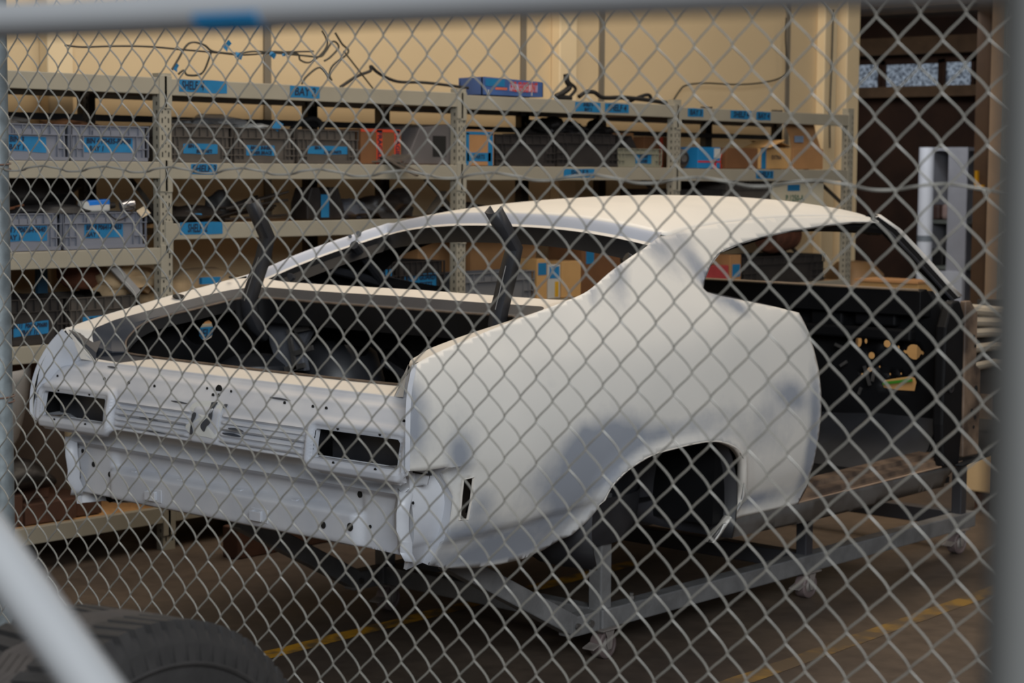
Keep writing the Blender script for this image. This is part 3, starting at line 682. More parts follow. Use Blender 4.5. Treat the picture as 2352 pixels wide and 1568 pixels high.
# lower levels
t = blob((XS-.28, ysh(275), 1.02), (.1,.11,.10), M_RUST, 'fuel_canister', 'round brown canister behind the dark crate taped BIN 12', 'canister', 33, rough=.05)
mb = MB(); mb.box((XS-.3, ysh(172), .93), (XS-.28, ysh(195), 1.04)); tag(mb.build('blue_card', mat('dark_blue', (16,60,84), .6)), 'dark blue card standing behind the BIN 12 crate', 'card')
mb = MB(); mb.beam((XS-.05, ysh(262), 1.07), (XS-.02, ysh(318), .93), .03, .035); tag(mb.build('metal_bar', mat('pale_bar', (150,148,146), .5)), 'pale grey bar leaning on the BIN 12 crate', 'bar')
blob((XS-.22, ysh(345), .98), (.15,.17,.085), M_CLOTH, 'canvas_bundle', 'tan canvas bundle left of the first post', 'cloth', 35)
t = blob((XS-.26, ysh(530), .88), (.17,.36,.12), M_CLOTH, 'canvas_bundle', 'long rolled tan canvas right of the first post behind the car tail', 'cloth', 36, rough=.14)
mb = MB(); mb.box((XS-.02, ysh(462), .955), (XS+.0, ysh(505), .985)); mb.build('tape', M_TAPE, t)
t = carton(ysh(20), ysh(60), -.024, .13, M_WOOD, 'dark brown wooden block at the left end of the bottom chipboard shelf', 'brown wooden blocks on the bottom shelf', .4, x=XS-.06, name='timber_block')
carton(ysh(62), ysh(182), -.024, .085, M_WOOD, 'long brown wooden block on the bottom chipboard shelf', 'brown wooden blocks on the bottom shelf', .4, x=XS-.05, name='timber_block')
carton(ysh(186), ysh(247), -.024, .075, M_WOOD, 'brown wooden block at the right of the bottom shelf blocks', 'brown wooden blocks on the bottom shelf', .35, x=XS-.07, name='timber_block')
carton(ysh(65), ysh(150), .062, .085, M_WOOD, 'brown wooden block stacked on the long one', 'brown wooden blocks on the bottom shelf', .3, x=XS-.15, name='timber_block')
mb = MB(); mb.beam((XS-.50, .42, -.02), (XS-.56, .42, .66), 1.5, .012, up=(1,0,0)); tag(mb.build('shade_sheet', mat('shade_brown', (92,76,62), .8, var=.1)), 'dark brown sheet added as painted shade at the back under the fourth shelf', 'board')  # added dark sheet, stands in for the shade on the wall behind
# light grey curved body panel leaning below the fourth shelf
mb = MB(); rows = []
for i in range(9):
    u = i/8; row = []
    for j in range(9):
        v = j/8; row.append((XS-.05+.10*math.sin(1.4*v)-.25*u*u, ysh(-20)+u*(ysh(128)-ysh(-20)), .24+.10*u+v*(.40-.10*u)))
    rows.append(row)
mb.strip(rows); tag(mb.build('fender_panel', mat('primer_panel', (150,148,146), .5, var=.04), solid=(.004,0), smooth=True), 'light grey curved body panel standing under the fourth shelf at far left', 'body panel')
mb = MB(); rows = []
for i in range(9):
    u = i/8; rows.append([(XS-.10+.05*math.sin(3*v/8*1.2), ysh(20)+u*(ysh(135)-ysh(20)), .10+.13*math.sin(math.pi*(u*.6+.25))*(v/8)+.02) for v in range(9)])
mb.strip(rows); tag(mb.build('wheel_arch_liner', M_BLK, solid=(.01,0), smooth=True), 'dark curved arch liner on the brown wooden blocks', 'car part')
mb = MB(); mb.beam((XS+.35, ysh(405), FZ+.07), (XS+.28, 4.2, FZ+.07), .10, .14); tag(mb.build('timber_beam', M_WOOD, bevel=.006), 'long dark timber beam lying on the floor behind the car', 'timber')
mb = MB(); mb.beam((XS-.3, 2.0, FZ+.11), (XS-.3, 4.6, FZ+.11), .3, .22); tag(mb.build('timber_beam', M_WOOD, bevel=.006), 'stacked dark timber under the shelving bays', 'timber')

# ------------------------------------------------------------------ on the top shelf
ZT = 1.866
t = thing('parts_box', 'blue printed FUEL SENDER UNIT box on top of the shelving above the second post', 'box', (XS-.1, ysh(1160, 200), ZT-.004))
y0 = ysh(1118, 210); y1 = ysh(1254, 210); z0 = 1.862; h = zsh(1180, 176)-z0-.012; xf = XS-.02; yl = ysh(1074, 190)
mb = MB()
mb.prism([(0,0),(y1-y0,0),(y1-y0-.0,h*.92),(0,h*1.05)], (xf, y0, z0), (0,1,0), (0,0,1), (-.02,0,0)); 
mb.prism([(0,0),(.17,0),(.17,h*1.02),(0,h*1.05)], (xf-.01, y0, z0), (-1,0,0), (0,0,1), (0,.006,0))
mb.add([(xf-.18,y0,z0+h*1.02),(xf,y0,z0+h*1.05),(xf,y1,z0+h*.92),(xf-.18,y1,z0+h*.92)], [(0,1,2,3)])
mb.box((xf-.18, y0, z0), (xf-.16, y1, z0+h*.9)); mb.box((xf-.18, y1-.005, z0), (xf, y1, z0+h*.9))
mb.build('carton', mat('box_royal_blue', (66,96,152), .45, var=.12, vscale=9), t)
w = y1-y0; X = xf+.0012
def panel(nm, f0, f1, g0, g1, m): 
    mb = MB(); mb.add([(X, y0+w*f0, z0+h*g0), (X, y0+w*f1, z0+h*g0), (X, y0+w*f1, z0+h*g1), (X, y0+w*f0, z0+h*g1)], [(0,1,2,3)]); return mb.build(nm, m, t)
panel('glow_print', .42, .90, .30, .72, mat('box_glow', (196,190,206), .5, rgb2=(120,134,190), vscale=14)); X += .001
panel('tape_label', .02, .34, .52, .95, M_TAPE)
panel('orange_strip', .18, .38, .32, .46, mat('box_orange', (206,110,84), .5))
mb = MB(); add_text(mb, 'FUEL SENDER UNIT', (X+.001, y0+w*.66, z0+h*.52), (0,1,0), (0,0,1), .07, 0, fit=w*.46, bold=.002); mb.build('print', mat('box_red_print', (190,60,44), .5), t, recalc=False)
panel('white_bar', .06, .08, .05, .3, M_WHITE); panel('white_bar', .79, .805, .05, .92, M_WHITE)
def hose(path, r, name, label, cat='cable', m=None, n=6, px=True, X0=XS-.05):
    P = [pt(q[0], q[1], 0, X0-(q[2] if len(q) > 2 else 0)) for q in path]
    mb = MB(); mb.tube(cr(P, 6), r, n); return tag(mb.build(name, m or M_RUB, smooth=True), label, cat)
M_WIRE = mat('dark_cable', (54,52,44), .6, var=.1)
hose([(150,104),(190,108),(260,106),(340,107),(430,115),(500,121),(560,126),(640,120),(720,118)], .0045, 'cable', 'long dark cable strung above the top shelf from the far left', X0=XS-.02)
hose([(395,160),(410,135),(428,105),(445,97),(470,104),(490,118),(540,123),(585,118),(640,122),(700,128),(735,130),(748,118),(765,95),(778,108),(760,130),(745,140)], .005, 'wiring_loom', 'tangled dark wiring loom with blue tape flags over SHELF 4', X0=XS-.02, m=M_WIRE)
hose([(485,120),(470,160),(455,172),(430,172),(422,162),(410,170)], .005, 'cable', 'short dark cable loop dropping to the top of the first post', X0=XS-.02, m=M_WIRE)
hose([(620,118),(680,122),(690,138),(712,143),(740,122),(752,98),(740,70)], .0045, 'cable', 'dark cable looping up toward the blurred top rail', X0=XS-.02, m=M_WIRE)
hose([(770,75),(785,100),(800,120),(765,150),(757,172),(762,185)], .005, 'cable', 'dark cable hanging in front of the wall joint', X0=XS-.02, m=M_WIRE)
hose([(693,193),(705,175),(735,155),(758,182)], .005, 'cable', 'dark cable hump above the BAY 2 tape', X0=XS-.02, m=M_WIRE)
hose([(790,118),(815,150),(858,205)], .004, 'cable', 'thin dark cable slanting down to the top shelf', X0=XS-.02, m=M_WIRE)
hose([(782,200),(820,175),(850,163),(852,152),(870,168),(912,187),(980,190),(1075,202)], .008, 'wiring_loom', 'thick dark wiring loom lying left of the blue printed box', X0=XS-.06)
hose([(1300,170),(1302,185),(1308,200),(1290,215),(1278,222),(1310,226)], .016, 'rubber_hose', 'fat black hose rising right of the blue printed box', 'hose', X0=XS-.08, n=10)
hose([(1308,190),(1322,205),(1305,226)], .009, 'rubber_hose', 'thin black hose curling beside the fat one', 'hose', X0=XS-.08, n=8)
hose([(1330,222),(1345,212),(1365,212),(1385,224),(1430,224),(1475,228),(1530,236)], .012, 'rubber_hose', 'long black hose lying along the top shelf of the third bay', 'hose', X0=XS-.08, n=8)
hose([(1445,234),(1470,222),(1490,218),(1500,230),(1530,238)], .010, 'rubber_hose', 'black hose bend near the third post', 'hose', X0=XS-.10, n=8)
hose([(1540,242),(1560,210),(1576,196),(1620,191),(1690,194),(1750,190),(1798,176),(1808,150),(1804,90),(1806,40)], .006, 'cable', 'dark cable running up the wall joint from the third post', X0=WX+.10, m=M_WIRE)
hose([(1906,340),(1906,260),(1910,150),(1914,20)], .006, 'cable', 'dark cable hanging down beside the end column', X0=WX+.12, m=M_WIRE)
for i, (x, y, a, s, lab) in enumerate(((522,104,.9,26,'largest blue tape flag on the tangled loom'), (548,128,-.2,22,'blue tape flag below the largest one'), (626,126,-.4,20,'blue tape flag in the middle of the loom'), (652,126,.2,12,'small folded blue tape flag at the loom\'s right'), (405,155,1.1,18,'blue tape flag over the first post'))):
    c0 = pt(x, y, 0, XS-.015); ss = s/520*.85; mb = MB(); ca, sa = math.cos(a), math.sin(a)
    q = lambda u, v: (c0[0]+.004*u*v/abs(u*v), c0[1]+(u*ca-v*sa)*ss, c0[2]+(u*sa+v*ca)*ss)
    mb.strip([[q(-.6,-.35), q(-.5,.4)], [q(.01,-.3), q(.02,.36)], [q(.6,-.4), q(.55,.3)]]); tag(mb.build('tape_flag', M_TAPE, solid=(.001,0), recalc=False), lab, 'tape', 'blue tape flags on the wiring loom')
# ================================================================== car body shell
def car_paint():
    m = bpy.data.materials.new('primer_paint'); m.use_nodes = True; nt = m.node_tree; b = nt.nodes['Principled BSDF']
    at = nt.nodes.new('ShaderNodeAttribute'); at.attribute_name = 'patch'
    tc = nt.nodes.new('ShaderNodeTexCoord'); n = nt.nodes.new('ShaderNodeTexNoise'); n.inputs['Scale'].default_value = 7; n.inputs['Detail'].default_value = 7; n.inputs['Roughness'].default_value = .62
    nt.links.new(tc.outputs['Object'], n.inputs['Vector'])
    ad = nt.nodes.new('ShaderNodeMath'); ad.operation = 'MULTIPLY_ADD'; ad.inputs[1].default_value = .62; nt.links.new(n.outputs['Fac'], ad.inputs[0]); nt.links.new(at.outputs['Fac'], ad.inputs[2])
    r = nt.nodes.new('ShaderNodeValToRGB'); e = r.color_ramp.elements
    e[0].position = .40; e[0].color = lin((222,219,212)); e[1].position = .92; e[1].color = lin((150,155,164))
    nt.links.new(ad.outputs[0], r.inputs['Fac'])
    n2 = nt.nodes.new('ShaderNodeTexNoise'); n2.inputs['Scale'].default_value = 2.2; n2.inputs['Detail'].default_value = 3; nt.links.new(tc.outputs['Object'], n2.inputs['Vector'])
    r2 = nt.nodes.new('ShaderNodeValToRGB'); r2.color_ramp.elements[0].color = (.88,.89,.9,1); r2.color_ramp.elements[1].color = (1,1,1,1); r2.color_ramp.elements[0].position = .3; r2.color_ramp.elements[1].position = .7
    nt.links.new(n2.outputs['Fac'], r2.inputs['Fac'])
    mx = nt.nodes.new('ShaderNodeMix'); mx.data_type = 'RGBA'; mx.blend_type = 'MULTIPLY'; mx.inputs[0].default_value = 1
    nt.links.new(r.outputs['Color'], mx.inputs[6]); nt.links.new(r2.outputs['Color'], mx.inputs[7]); nt.links.new(mx.outputs[2], b.inputs['Base Color'])
    b.inputs['Roughness'].default_value = .42; b.inputs['Specular IOR Level'].default_value = .4
    return m
M_PAINT = car_paint()
M_TAIL = mat('tail_primer_white', (206,208,212), .38, var=.02, vscale=5, rgb2=(188,192,200))
M_LIPW = mat('body_white', (226,220,210), .45, var=.02)
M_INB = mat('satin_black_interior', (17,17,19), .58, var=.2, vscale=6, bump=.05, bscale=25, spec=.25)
M_GUT = mat('grey_gutter', (50,54,62), .55, var=.12, vscale=7)
M_SEAL = mat('brown_sealer', (112,96,82), .6, var=.2, vscale=20)
M_INB2 = mat('dark_grey_steel', (50,51,55), .45, var=.2, vscale=7)
M_ROCK = mat('rocker_bare_steel', (96,94,92), .42, var=.2, vscale=6, rgb2=(70,66,62), bump=.05)
M_SILL = mat('brown_sill', (124,104,86), .5, var=.25, vscale=9, rgb2=(66,54,46))
M_PATCHD = mat('dark_scuff', (64,70,80), .5, var=.1)

ZS = np.array([.16,.20,.30,.40,.50,.62,.75,.88,.97,1.06,1.15,1.24,1.31,1.36])
YS = np.array([-.12,.15,.60,1.20,1.95,3.15,3.4])
XT = np.array([
 [.70,.74,.82,.87,.905,.925,.915,.865,.80,.73,.66,.58,.50,.44],
 [.77,.80,.86,.91,.94,.955,.940,.895,.835,.77,.70,.62,.53,.47],
 [.82,.85,.89,.935,.965,.978,.965,.925,.875,.815,.75,.67,.57,.50],
 [.85,.87,.905,.945,.97,.985,.975,.945,.905,.85,.785,.71,.62,.55],
 [.86,.885,.905,.945,.965,.975,.965,.945,.915,.855,.785,.71,.64,.57],
 [.85,.87,.89,.925,.95,.96,.95,.925,.90,.84,.77,.70,.63,.57],
 [.85,.87,.89,.92,.94,.95,.94,.92,.89,.83,.76,.69,.62,.56]])
def _cub(xs, ys, x):
    i = int(np.clip(np.searchsorted(xs, x)-1, 0, len(xs)-2)); t = (x-xs[i])/(xs[i+1]-xs[i]); t = min(max(t, -.2), 1.2)
    h = xs[i+1]-xs[i]
    m0 = (ys[i+1]-ys[i-1])/(xs[i+1]-xs[i-1]) if i > 0 else (ys[1]-ys[0])/(xs[1]-xs[0])
    m1 = (ys[i+2]-ys[i])/(xs[i+2]-xs[i]) if i+2 < len(xs) else (ys[-1]-ys[-2])/(xs[-1]-xs[-2])
    return (2*t**3-3*t*t+1)*ys[i]+(t**3-2*t*t+t)*h*m0+(-2*t**3+3*t*t)*ys[i+1]+(t**3-t*t)*h*m1
_ZT = np.linspace(.15, 1.37, 245); _YT = np.linspace(-.15, 3.45, 181)
_G = np.array([[_cub(ZS, row, z) for z in _ZT] for row in XT])
_GG = np.array([[_cub(YS, _G[:, j], y) for y in _YT] for j in range(len(_ZT))])
ARCH = None
def sm(x, a, b):
    t = min(max((x-a)/(b-a), 0), 1); return t*t*(3-2*t)
def xside(y, z):
    fy = min(max((y+.15)/3.6*180, 0), 179.999); fz = min(max((z-.15)/1.22*244, 0), 243.999)
    i, j = int(fz), int(fy); a, b = fz-i, fy-j
    x = (_GG[i,j]*(1-b)+_GG[i,j+1]*b)*(1-a)+(_GG[i+1,j]*(1-b)+_GG[i+1,j+1]*b)*a
    # wheel arch lip swell and rocker crease
    if ARCH is not None and .5 < y < 1.8 and z < .75:
        d = math.sqrt(float(((ARCH[:,0]-y)**2+(ARCH[:,1]-z)**2).min()))
        x += .016*(1-sm(d, .004, .034))+.006*(1-sm(d, .03, .09))
    if y < .95:
        zk = .378+.085*(y-.27); x -= .016*(1-sm(z, zk-.010, zk+.004))*sm(y, .08, .2)
    # rounding at the rear corner below the bumper line
    if z < .606: x -= .085*math.exp(-max(0, y-.07)/.05)*min(1, (.606-z)/.02)
    return x
def on_side(px, py, left=False):
    x = -.93 if left else .93
    for _ in range(14):
        p = pt(px, py, 0, x); x = (-1 if left else 1)*xside(p[1], p[2])
    return (p[1], p[2])
def zc(y):   # roof centre line
    return float(np.interp(y, [1.30,1.40,1.5,1.6,1.8,2.0,2.2,2.4,2.6,2.8,2.95,3.05], [1.290,1.314,1.330,1.343,1.358,1.368,1.374,1.377,1.374,1.364,1.350,1.334]))
def zseam(y): return zc(y)-.072
car = thing('car_body_shell', 'bare two-door fastback car body shell in white primer on a wheeled steel trolley', 'car', (0, 1.6, .2))

arch = [(1627,1244),(1665,1192),(1692,1152),(1701,1095),(1700,1056),(1688,1034),(1672,1022),(1646,1013),(1617,1012),(1580,1018),(1547,1026),(1485,1044),(1432,1077),(1392,1118),(1360,1168),(1335,1197),(1302,1226)]
arch2 = [on_side(*q) for q in arch]
ARCH = np.array(dens([tuple(q) for q in cr(arch2, 6)], .006, False))
win = [(1625,671),(1616,661),(1618,645),(1632,610),(1655,580),(1700,560),(1750,545),(1820,530),(1900,518),(1960,511),(1990,508)]
win2 = [on_side(*q) for q in win]
# upper boundary along roof seam and down the sail to the tail
top2 = [(y, zseam(y)) for y in np.linspace(2.92, 1.46, 14)]+[(1.40,1.247),(1.33,1.228),(1.25,1.206),(1.15,1.178),(1.03,1.140),(.93,1.103),(.85,1.078),(.75,1.058),(.60,1.030),(.45,1.003),(.32,.976),(.22,.956),(.15,.940),(.10,.928),(.06,.917),(.03,.908)]
rear = [(930,835),(898,898),(921,901),(942,926),(953,962)]
rear2 = [(.006,.878),(-.018,.842),(-.040,.792),(-.052,.75)]
rear2 = rear2+[(-.059,.71),(-.063,.66),(-.063,.612),(.0,.607),(.085,.609),on_side(1040,1140),on_side(1032,1205),on_side(1020,1240),on_side(1003,1262),on_side(985,1298)]
bot2 = [on_side(*q) for q in [(1030,1305),(1090,1304),(1150,1296),(1205,1282),(1250,1262)]]
door_edge = [on_side(*q) for q in [(1832,1157),(1853,1118),(1864,1080),(1874,1040),(1881,1000),(1886,950),(1886,900),(1881,850),(1869,800),(1852,750),(1835,718)]]
belt = [on_side(*q) for q in [(1775,703),(1700,688),(1650,678)]]
winu = win2[:-1]+[(2.90, 1.272)]
top2 = [tuple(q) for q in cr(top2, 3)]
outline = top2+rear2+bot2+arch2[::-1]+[on_side(1660,1203),on_side(1712,1184)]+door_edge+belt+winu
slot = [on_side(*q) for q in [(1063,1100),(1087,1096),(1081,1150),(1073,1192),(1055,1193),(1059,1140)]]
slot = slot
PATCH = [  # px, py, r_y, r_z, tilt, strength
 (930,930,.06,.085,0,.9),(948,985,.035,.06,0,.7),(1060,1045,.045,.06,.0,.9),(1105,1160,.05,.05,.3,.6),(1060,1225,.14,.03,0,.8),(1250,1090,.10,.05,.5,.35),(1600,975,.22,.03,.05,.45),(1750,1010,.14,.05,0,.35),(1180,1235,.2,.03,.05,.8),(1140,1270,.22,.03,0,1.),(1260,1195,.16,.025,.1,.7),
 (1340,1040,.10,.06,.2,.9),(1395,1020,.08,.05,.3,.9),(1330,1100,.12,.07,.6,.8),(1440,1015,.09,.05,.2,.8),(1380,1080,.12,.05,.6,1.),(1280,1120,.08,.04,.5,.5),(1500,1000,.10,.02,.1,.6),(1345,1005,.02,.03,0,.9),
 (1820,910,.10,.045,-.25,.9),(1872,960,.03,.16,0,.8),(1860,1060,.03,.12,0,.8),(1690,700,.05,.022,-.5,.9),(1625,640,.05,.09,.2,.6),(1600,610,.03,.07,.0,.6),(1500,560,.10,.06,-.6,.6),(1420,630,.09,.035,.9,.7),(1360,665,.06,.02,.9,.6),(1560,540,.06,.05,0,.5),
 (1720,1150,.16,.025,.0,.8),(1845,740,.02,.06,0,.4),(1760,950,.08,.03,0,.3),(1650,1000,.1,.02,0,.5)]
PC = [(on_side(a, b), ry, rz, tl, st) for a, b, ry, rz, tl, st in PATCH]
def patch(y, z):
    s = 0
    for (cy, cz), ry, rz, tl, st in PC:
        dy, dz = y-cy, z-cz; u = dy*math.cos(tl)+dz*math.sin(tl); v = -dy*math.sin(tl)+dz*math.cos(tl)
        d = (u/ry)**2+(v/rz)**2
        if d < 9: s = 1-(1-s)*(1-min(1, st)*math.exp(-d*.6))
    return s*.80
fh = pt(470, 755, 0, -.95); fcy, fcz = fh[1], fh[2]
fill = [(fcy+.042*math.cos(a), fcz+.040*math.sin(a)) for a in np.linspace(0, 2*math.pi, 20, endpoint=False)]
fq = pt(470, 755, 0, -.80); fill_in = [(fq[1]+.07*math.cos(a), fq[2]+.06*math.sin(a)) for a in np.linspace(0, 2*math.pi, 20, endpoint=False)]
for side in (1, -1):
    holes = [slot] if side == 1 else [slot, fill]
    V2, V3, F = region(outline, holes, .015, lambda a, b: (side*xside(a, b), a, b))
    # extra roundness of the panel end seen from behind
    mb = MB(); mb.v = [tuple(map(float, p)) for p in V3]; mb.f = F; mb.m = [0]*len(F)
    at = [patch(a, b) if side == 1 else 0. for a, b in V2]
    o = mb.build('quarter_panel', [M_PAINT, M_INB], car, smooth=True, ang=40, recalc=False, attr=at)
    md = o.modifiers.new('solid', 'SOLIDIFY'); md.thickness = .006; md.material_offset = 1; md.material_offset_rim = 0
    n = o.data.polygons[len(F)//2].normal
    md.offset = -1 if n.x*side > 0 else 1
    if n.x*side < 0:
        o.data.flip_normals(); md.offset = -1
# inner quarter structure (black), follows the skin 6 cm inboard
inner_out = [(1.36,1.20),(1.25,1.17),(1.1,1.12),(.93,1.065),(.78,1.0),(.5,.95),(.2,.86),(.12,.8),(.12,.62),(.34,.60),(.34,.42),(.55,.42),(.75,.58),(.95,.68),(1.2,.72),(1.5,.66),(1.62,.5),(1.65,.28),(1.95,.26),(1.98,.9),(1.70,.98),(1.50,1.03),(1.58,1.13),(1.75,1.18),(2.1,1.225),(2.1,1.24),(1.5,1.235)]
for side in (1, -1):
    V2, V3, F = region(inner_out, [fill_in] if side == -1 else [], .035, lambda a, b: (side*(xside(a, b)-.05-.012*math.sin(9*a)*math.sin(8*b)-(.10 if b < .9 and a < .9 else 0)*min(1, (.95-b)*6)), a, b))
    mb = MB(); mb.v = [tuple(map(float, p)) for p in V3]; mb.f = F; mb.m = [0]*len(F)
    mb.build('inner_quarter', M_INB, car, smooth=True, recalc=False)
    # swaged braces on the sail inner
    mb = MB()
    for p0, p1 in (((1.50,1.02),(1.12,1.10)), ((1.30,.97),(.98,1.06)), ((1.62,.96),(1.25,1.18))):
        mb.tube([(side*(xside(*p0)-.075), p0[0], p0[1]), (side*(xside(*p1)-.085), p1[0], p1[1])], .018, 8)
    mb.build('brace', M_INB2, car, smooth=True)

# arch lip, window lip and panel edge flanges
def lip(path2, dx, side, name, m, dn=.0, w2=0):
    P = [(y, z) for y, z in path2]; P = cr(P, 4)
    a = [(side*xside(y, z), y, z) for y, z in P]; b = [(side*(xside(y, z)-dx), y, z+dn) for y, z in P]
    mb = MB(); mb.strip([a, b]); return mb.build(name, m, car, smooth=True, solid=(.004, 0))
for s in (1, -1):
    lip(arch2[:-2], .035, s, 'wheel_arch_lip', M_LIPW)
    lip(win2[:-1]+[(2.88,1.270)], .03, s, 'window_channel', M_INB2)
    lip(door_edge, .05, s, 'door_jamb', M_INB)
    lip(belt[::-1]+[win2[0]], .03, s, 'belt_channel', M_INB2)
    # slot surround
    mb = MB(); P = [(s*(xside(y, z)+.001), y, z) for y, z in slot]; mb.tube(P, .004, 6, closed=True); mb.build('slot_edge', M_LIPW, car, smooth=True)

# roof skin
rows = []; NU = 40
ys = np.concatenate([np.linspace(0, .1, 4), np.linspace(.16, .94, 22), np.linspace(.97, 1, 4)])
for t in ys:
    row = []
    for i in range(NU+1):
        u = -1+2*i/NU; au = abs(u)
        yr = 1.405+.05*au**4; yf = 3.03-.12*au**3
        y = yr+(yf-yr)*t; xsm = xside(y, zseam(y)); x = u*xsm
        z = zc(y)-.072*au**2.6
        if t == 1: z -= .012
        row.append((x, y, z))
    rows.append(row)
mb = MB(); mb.strip(rows); o = mb.build('roof_skin', [M_PAINT, M_INB], car, smooth=True, ang=50, recalc=False, attr=[0.]*len(mb.v))
n = o.data.polygons[200].normal
if n.z < 0: o.data.flip_normals()
md = o.modifiers.new('solid', 'SOLIDIFY'); md.thickness = .006; md.offset = -1; md.material_offset = 1; md.material_offset_rim = 0
# roof inner bows
for y in (1.50, 1.95, 2.45, 2.93):
    mb = MB(); P = []
    for i in range(13):
        u = -1+i/6; P.append((u*(xside(y, zseam(y))-.03), y, zc(y)-.055-.06*abs(u)**2.6))
    mb.strip([[(p[0], p[1]-.04, p[2]) for p in P], [(p[0], p[1]-.03, p[2]-.018) for p in P], [(p[0], p[1]+.03, p[2]-.018) for p in P], [(p[0], p[1]+.04, p[2]) for p in P]])
    mb.build('roof_bow', M_INB, car, smooth=True)
for s in (1, -1):   # side header rails
    mb = MB(); P = [(s*(xside(y, zseam(y))-.02), y, zseam(y)-.035) for y in np.linspace(1.45, 2.95, 12)]
    mb.tube(P, .026, 8); mb.build('roof_rail', M_INB, car, smooth=True)

# rear window rim: along sail edges and the roof rear edge
sail = [q for q in top2 if .79 < q[0] < 1.405][::-1]
path = [(xside(y, z), y, z) for y, z in sail]
cx = path[-1]
roofedge = []
for i in range(1, 24):
    u = 1-2*i/24; au = abs(u); y = 1.405+.05*au**4; roofedge.append((u*xside(y, zseam(y)), y, zc(y)-.072*au**2.6))
rim = path+[(xside(1.435,1.262)-.005, 1.44, 1.262)]+roofedge+[(-(xside(1.435,1.262)-.005), 1.44, 1.262)]+[(-x, y, z) for x, y, z in path[::-1]]
rim = [np.array(p) for p in rim]
def inset(P, d_in, dz):
    out = []
    c = np.array([0, 1.12, 1.17])
    for i, p in enumerate(P):
        t = P[min(i+1, len(P)-1)]-P[max(i-1, 0)]; t /= np.linalg.norm(t)
        nrm = np.cross(t, [0, .35, -1.]); nrm /= np.linalg.norm(nrm)
        if nrm @ (c-p) < 0: nrm = -nrm
        out.append(p+nrm*d_in+np.array([0, -.05*abs(dz), dz]))
    return out
r1 = inset(rim, .010, -.006); r2 = inset(rim, .014, -.034); r3 = inset(rim, .030, -.037); r4 = inset(rim, .032, -.06)
mb = MB(); mb.strip([rim, r1, r2]); mb.build('rear_window_rebate', mat('rebate_grey', (190,194,204), .4, var=.03), car, smooth=True, recalc=False, ang=60)
mb = MB(); mb.strip([r2, r3]); mb.build('rear_window_flange', M_LIPW, car, smooth=True, recalc=False)
mb = MB(); mb.strip([r3, r4, [p+np.array([0,0,-.03]) for p in inset(rim, .06, -.06)]]); mb.build('rear_window_inner', M_INB, car, smooth=True, recalc=False)
# small missing-paint scuffs on the left sail
for (px_, py_, s_) in ((823,537,.012),(804,543,.008)):
    q = pt(px_, py_, 0, -.70); mb = MB(); mb.lathe([(0,0),(s_,0),(s_,.002),(0,.003)], q, (.8,-.5,.3), 8); mb.build('scuff', M_PATCHD, car)

# trunk surround rings
KA = [(0,.07,.800),(.74,.07,.800),(.800,.045,.850),(None,.03,.908),(None,.06,.917),(None,.10,.928),(None,.15,.940),(None,.22,.956),(None,.32,.976),(None,.45,1.003),(None,.60,1.030),(None,.75,1.058),(.780,.86,1.062),(.70,.905,1.050),(.45,.925,1.048),(0,.93,1.050)]
KA = [((xside(y, z) if x is None else x), y, z) for x, y, z in KA]
KB = [(0,.08,.803),(.735,.085,.806),(.772,.088,.850),(.785,.088,.895),(.784,.10,.912),(.782,.13,.922),(.778,.16,.932),(.775,.2,.942),(.768,.33,.966),(.768,.46,.988),(.766,.60,1.010),(.755,.72,1.026),(.70,.79,1.032),(.62,.815,1.031),(.40,.825,1.029),(0,.83,1.031)]
KC = [(0,.14,.808),(.70,.14,.811),(.745,.145,.830),(.762,.155,.862),(.762,.18,.890),(.760,.21,.910),(.758,.23,.918),(.755,.25,.925),(.734,.33,.943),(.732,.45,.965),(.728,.58,.986),(.712,.69,1.002),(.67,.745,1.006),(.60,.772,1.004),(.40,.783,1.000),(0,.79,1.000)]
KD = [(0,.19,.812),(.66,.19,.816),(.720,.19,.828),(.748,.205,.855),(.750,.225,.878),(.746,.25,.900),(.742,.275,.914),(.736,.31,.928),(.720,.38,.944),(.70,.47,.960),(.697,.60,.980),(.682,.675,.992),(.64,.72,.994),(.58,.745,.994),(.40,.757,.991),(0,.765,.990)]
def ring(K):
    R = cr(K, 5); return [np.array(p) for p in R]+[np.array([-p[0], p[1], p[2]]) for p in R[::-1]]
RA, RB, RC, RD = map(ring, (KA, KB, KC, KD))
RA = [p+np.array([-.004*np.sign(p[0]), .001, -.0015]) for p in RA]
RD2 = [p+np.array([0,0,.004]) for p in RD]
RE = [p+np.array([-.010*np.sign(p[0]) if abs(p[0]) > .5 else 0, 0, -.035-.05*(1 if p[1] > .66 else 0)]) for p in RD]
mb = MB(); mb.strip([RA, RB]); mb.build('trunk_rim_top', M_LIPW, car, smooth=True, ang=55)
def part_strip(A, B, name, rear):
    n = len(A); mb = MB()
    for i in range(n-1):
        isr = A[i][1] < .16 and abs(A[i][0]) < .66
        if isr == rear: mb.add([A[i], A[i+1], B[i+1], B[i]], [(0,1,2,3)])
    if rear: mb.add([A[-1], A[0], B[0], B[-1]], [(0,1,2,3)])
    return mb
part_strip(RB, RC, '', False).build('drain_gutter', M_GUT, car, smooth=True, ang=55)
part_strip(RC, RD, '', False).build('gutter_edge', M_GUT, car, smooth=True)
part_strip(RB, RC, '', True).build('tail_lip', M_LIPW, car, smooth=True, ang=55)
part_strip(RC, RD, '', True).build('tail_lip', M_LIPW, car, smooth=True)
mb = MB(); mb.tube(RD2, .004, 6, closed=True); mb.build('gutter_lip', M_SEAL, car, smooth=True)
mb = MB(); mb.strip([RD, RE]); mb.build('trunk_flange', M_INB, car, smooth=True)
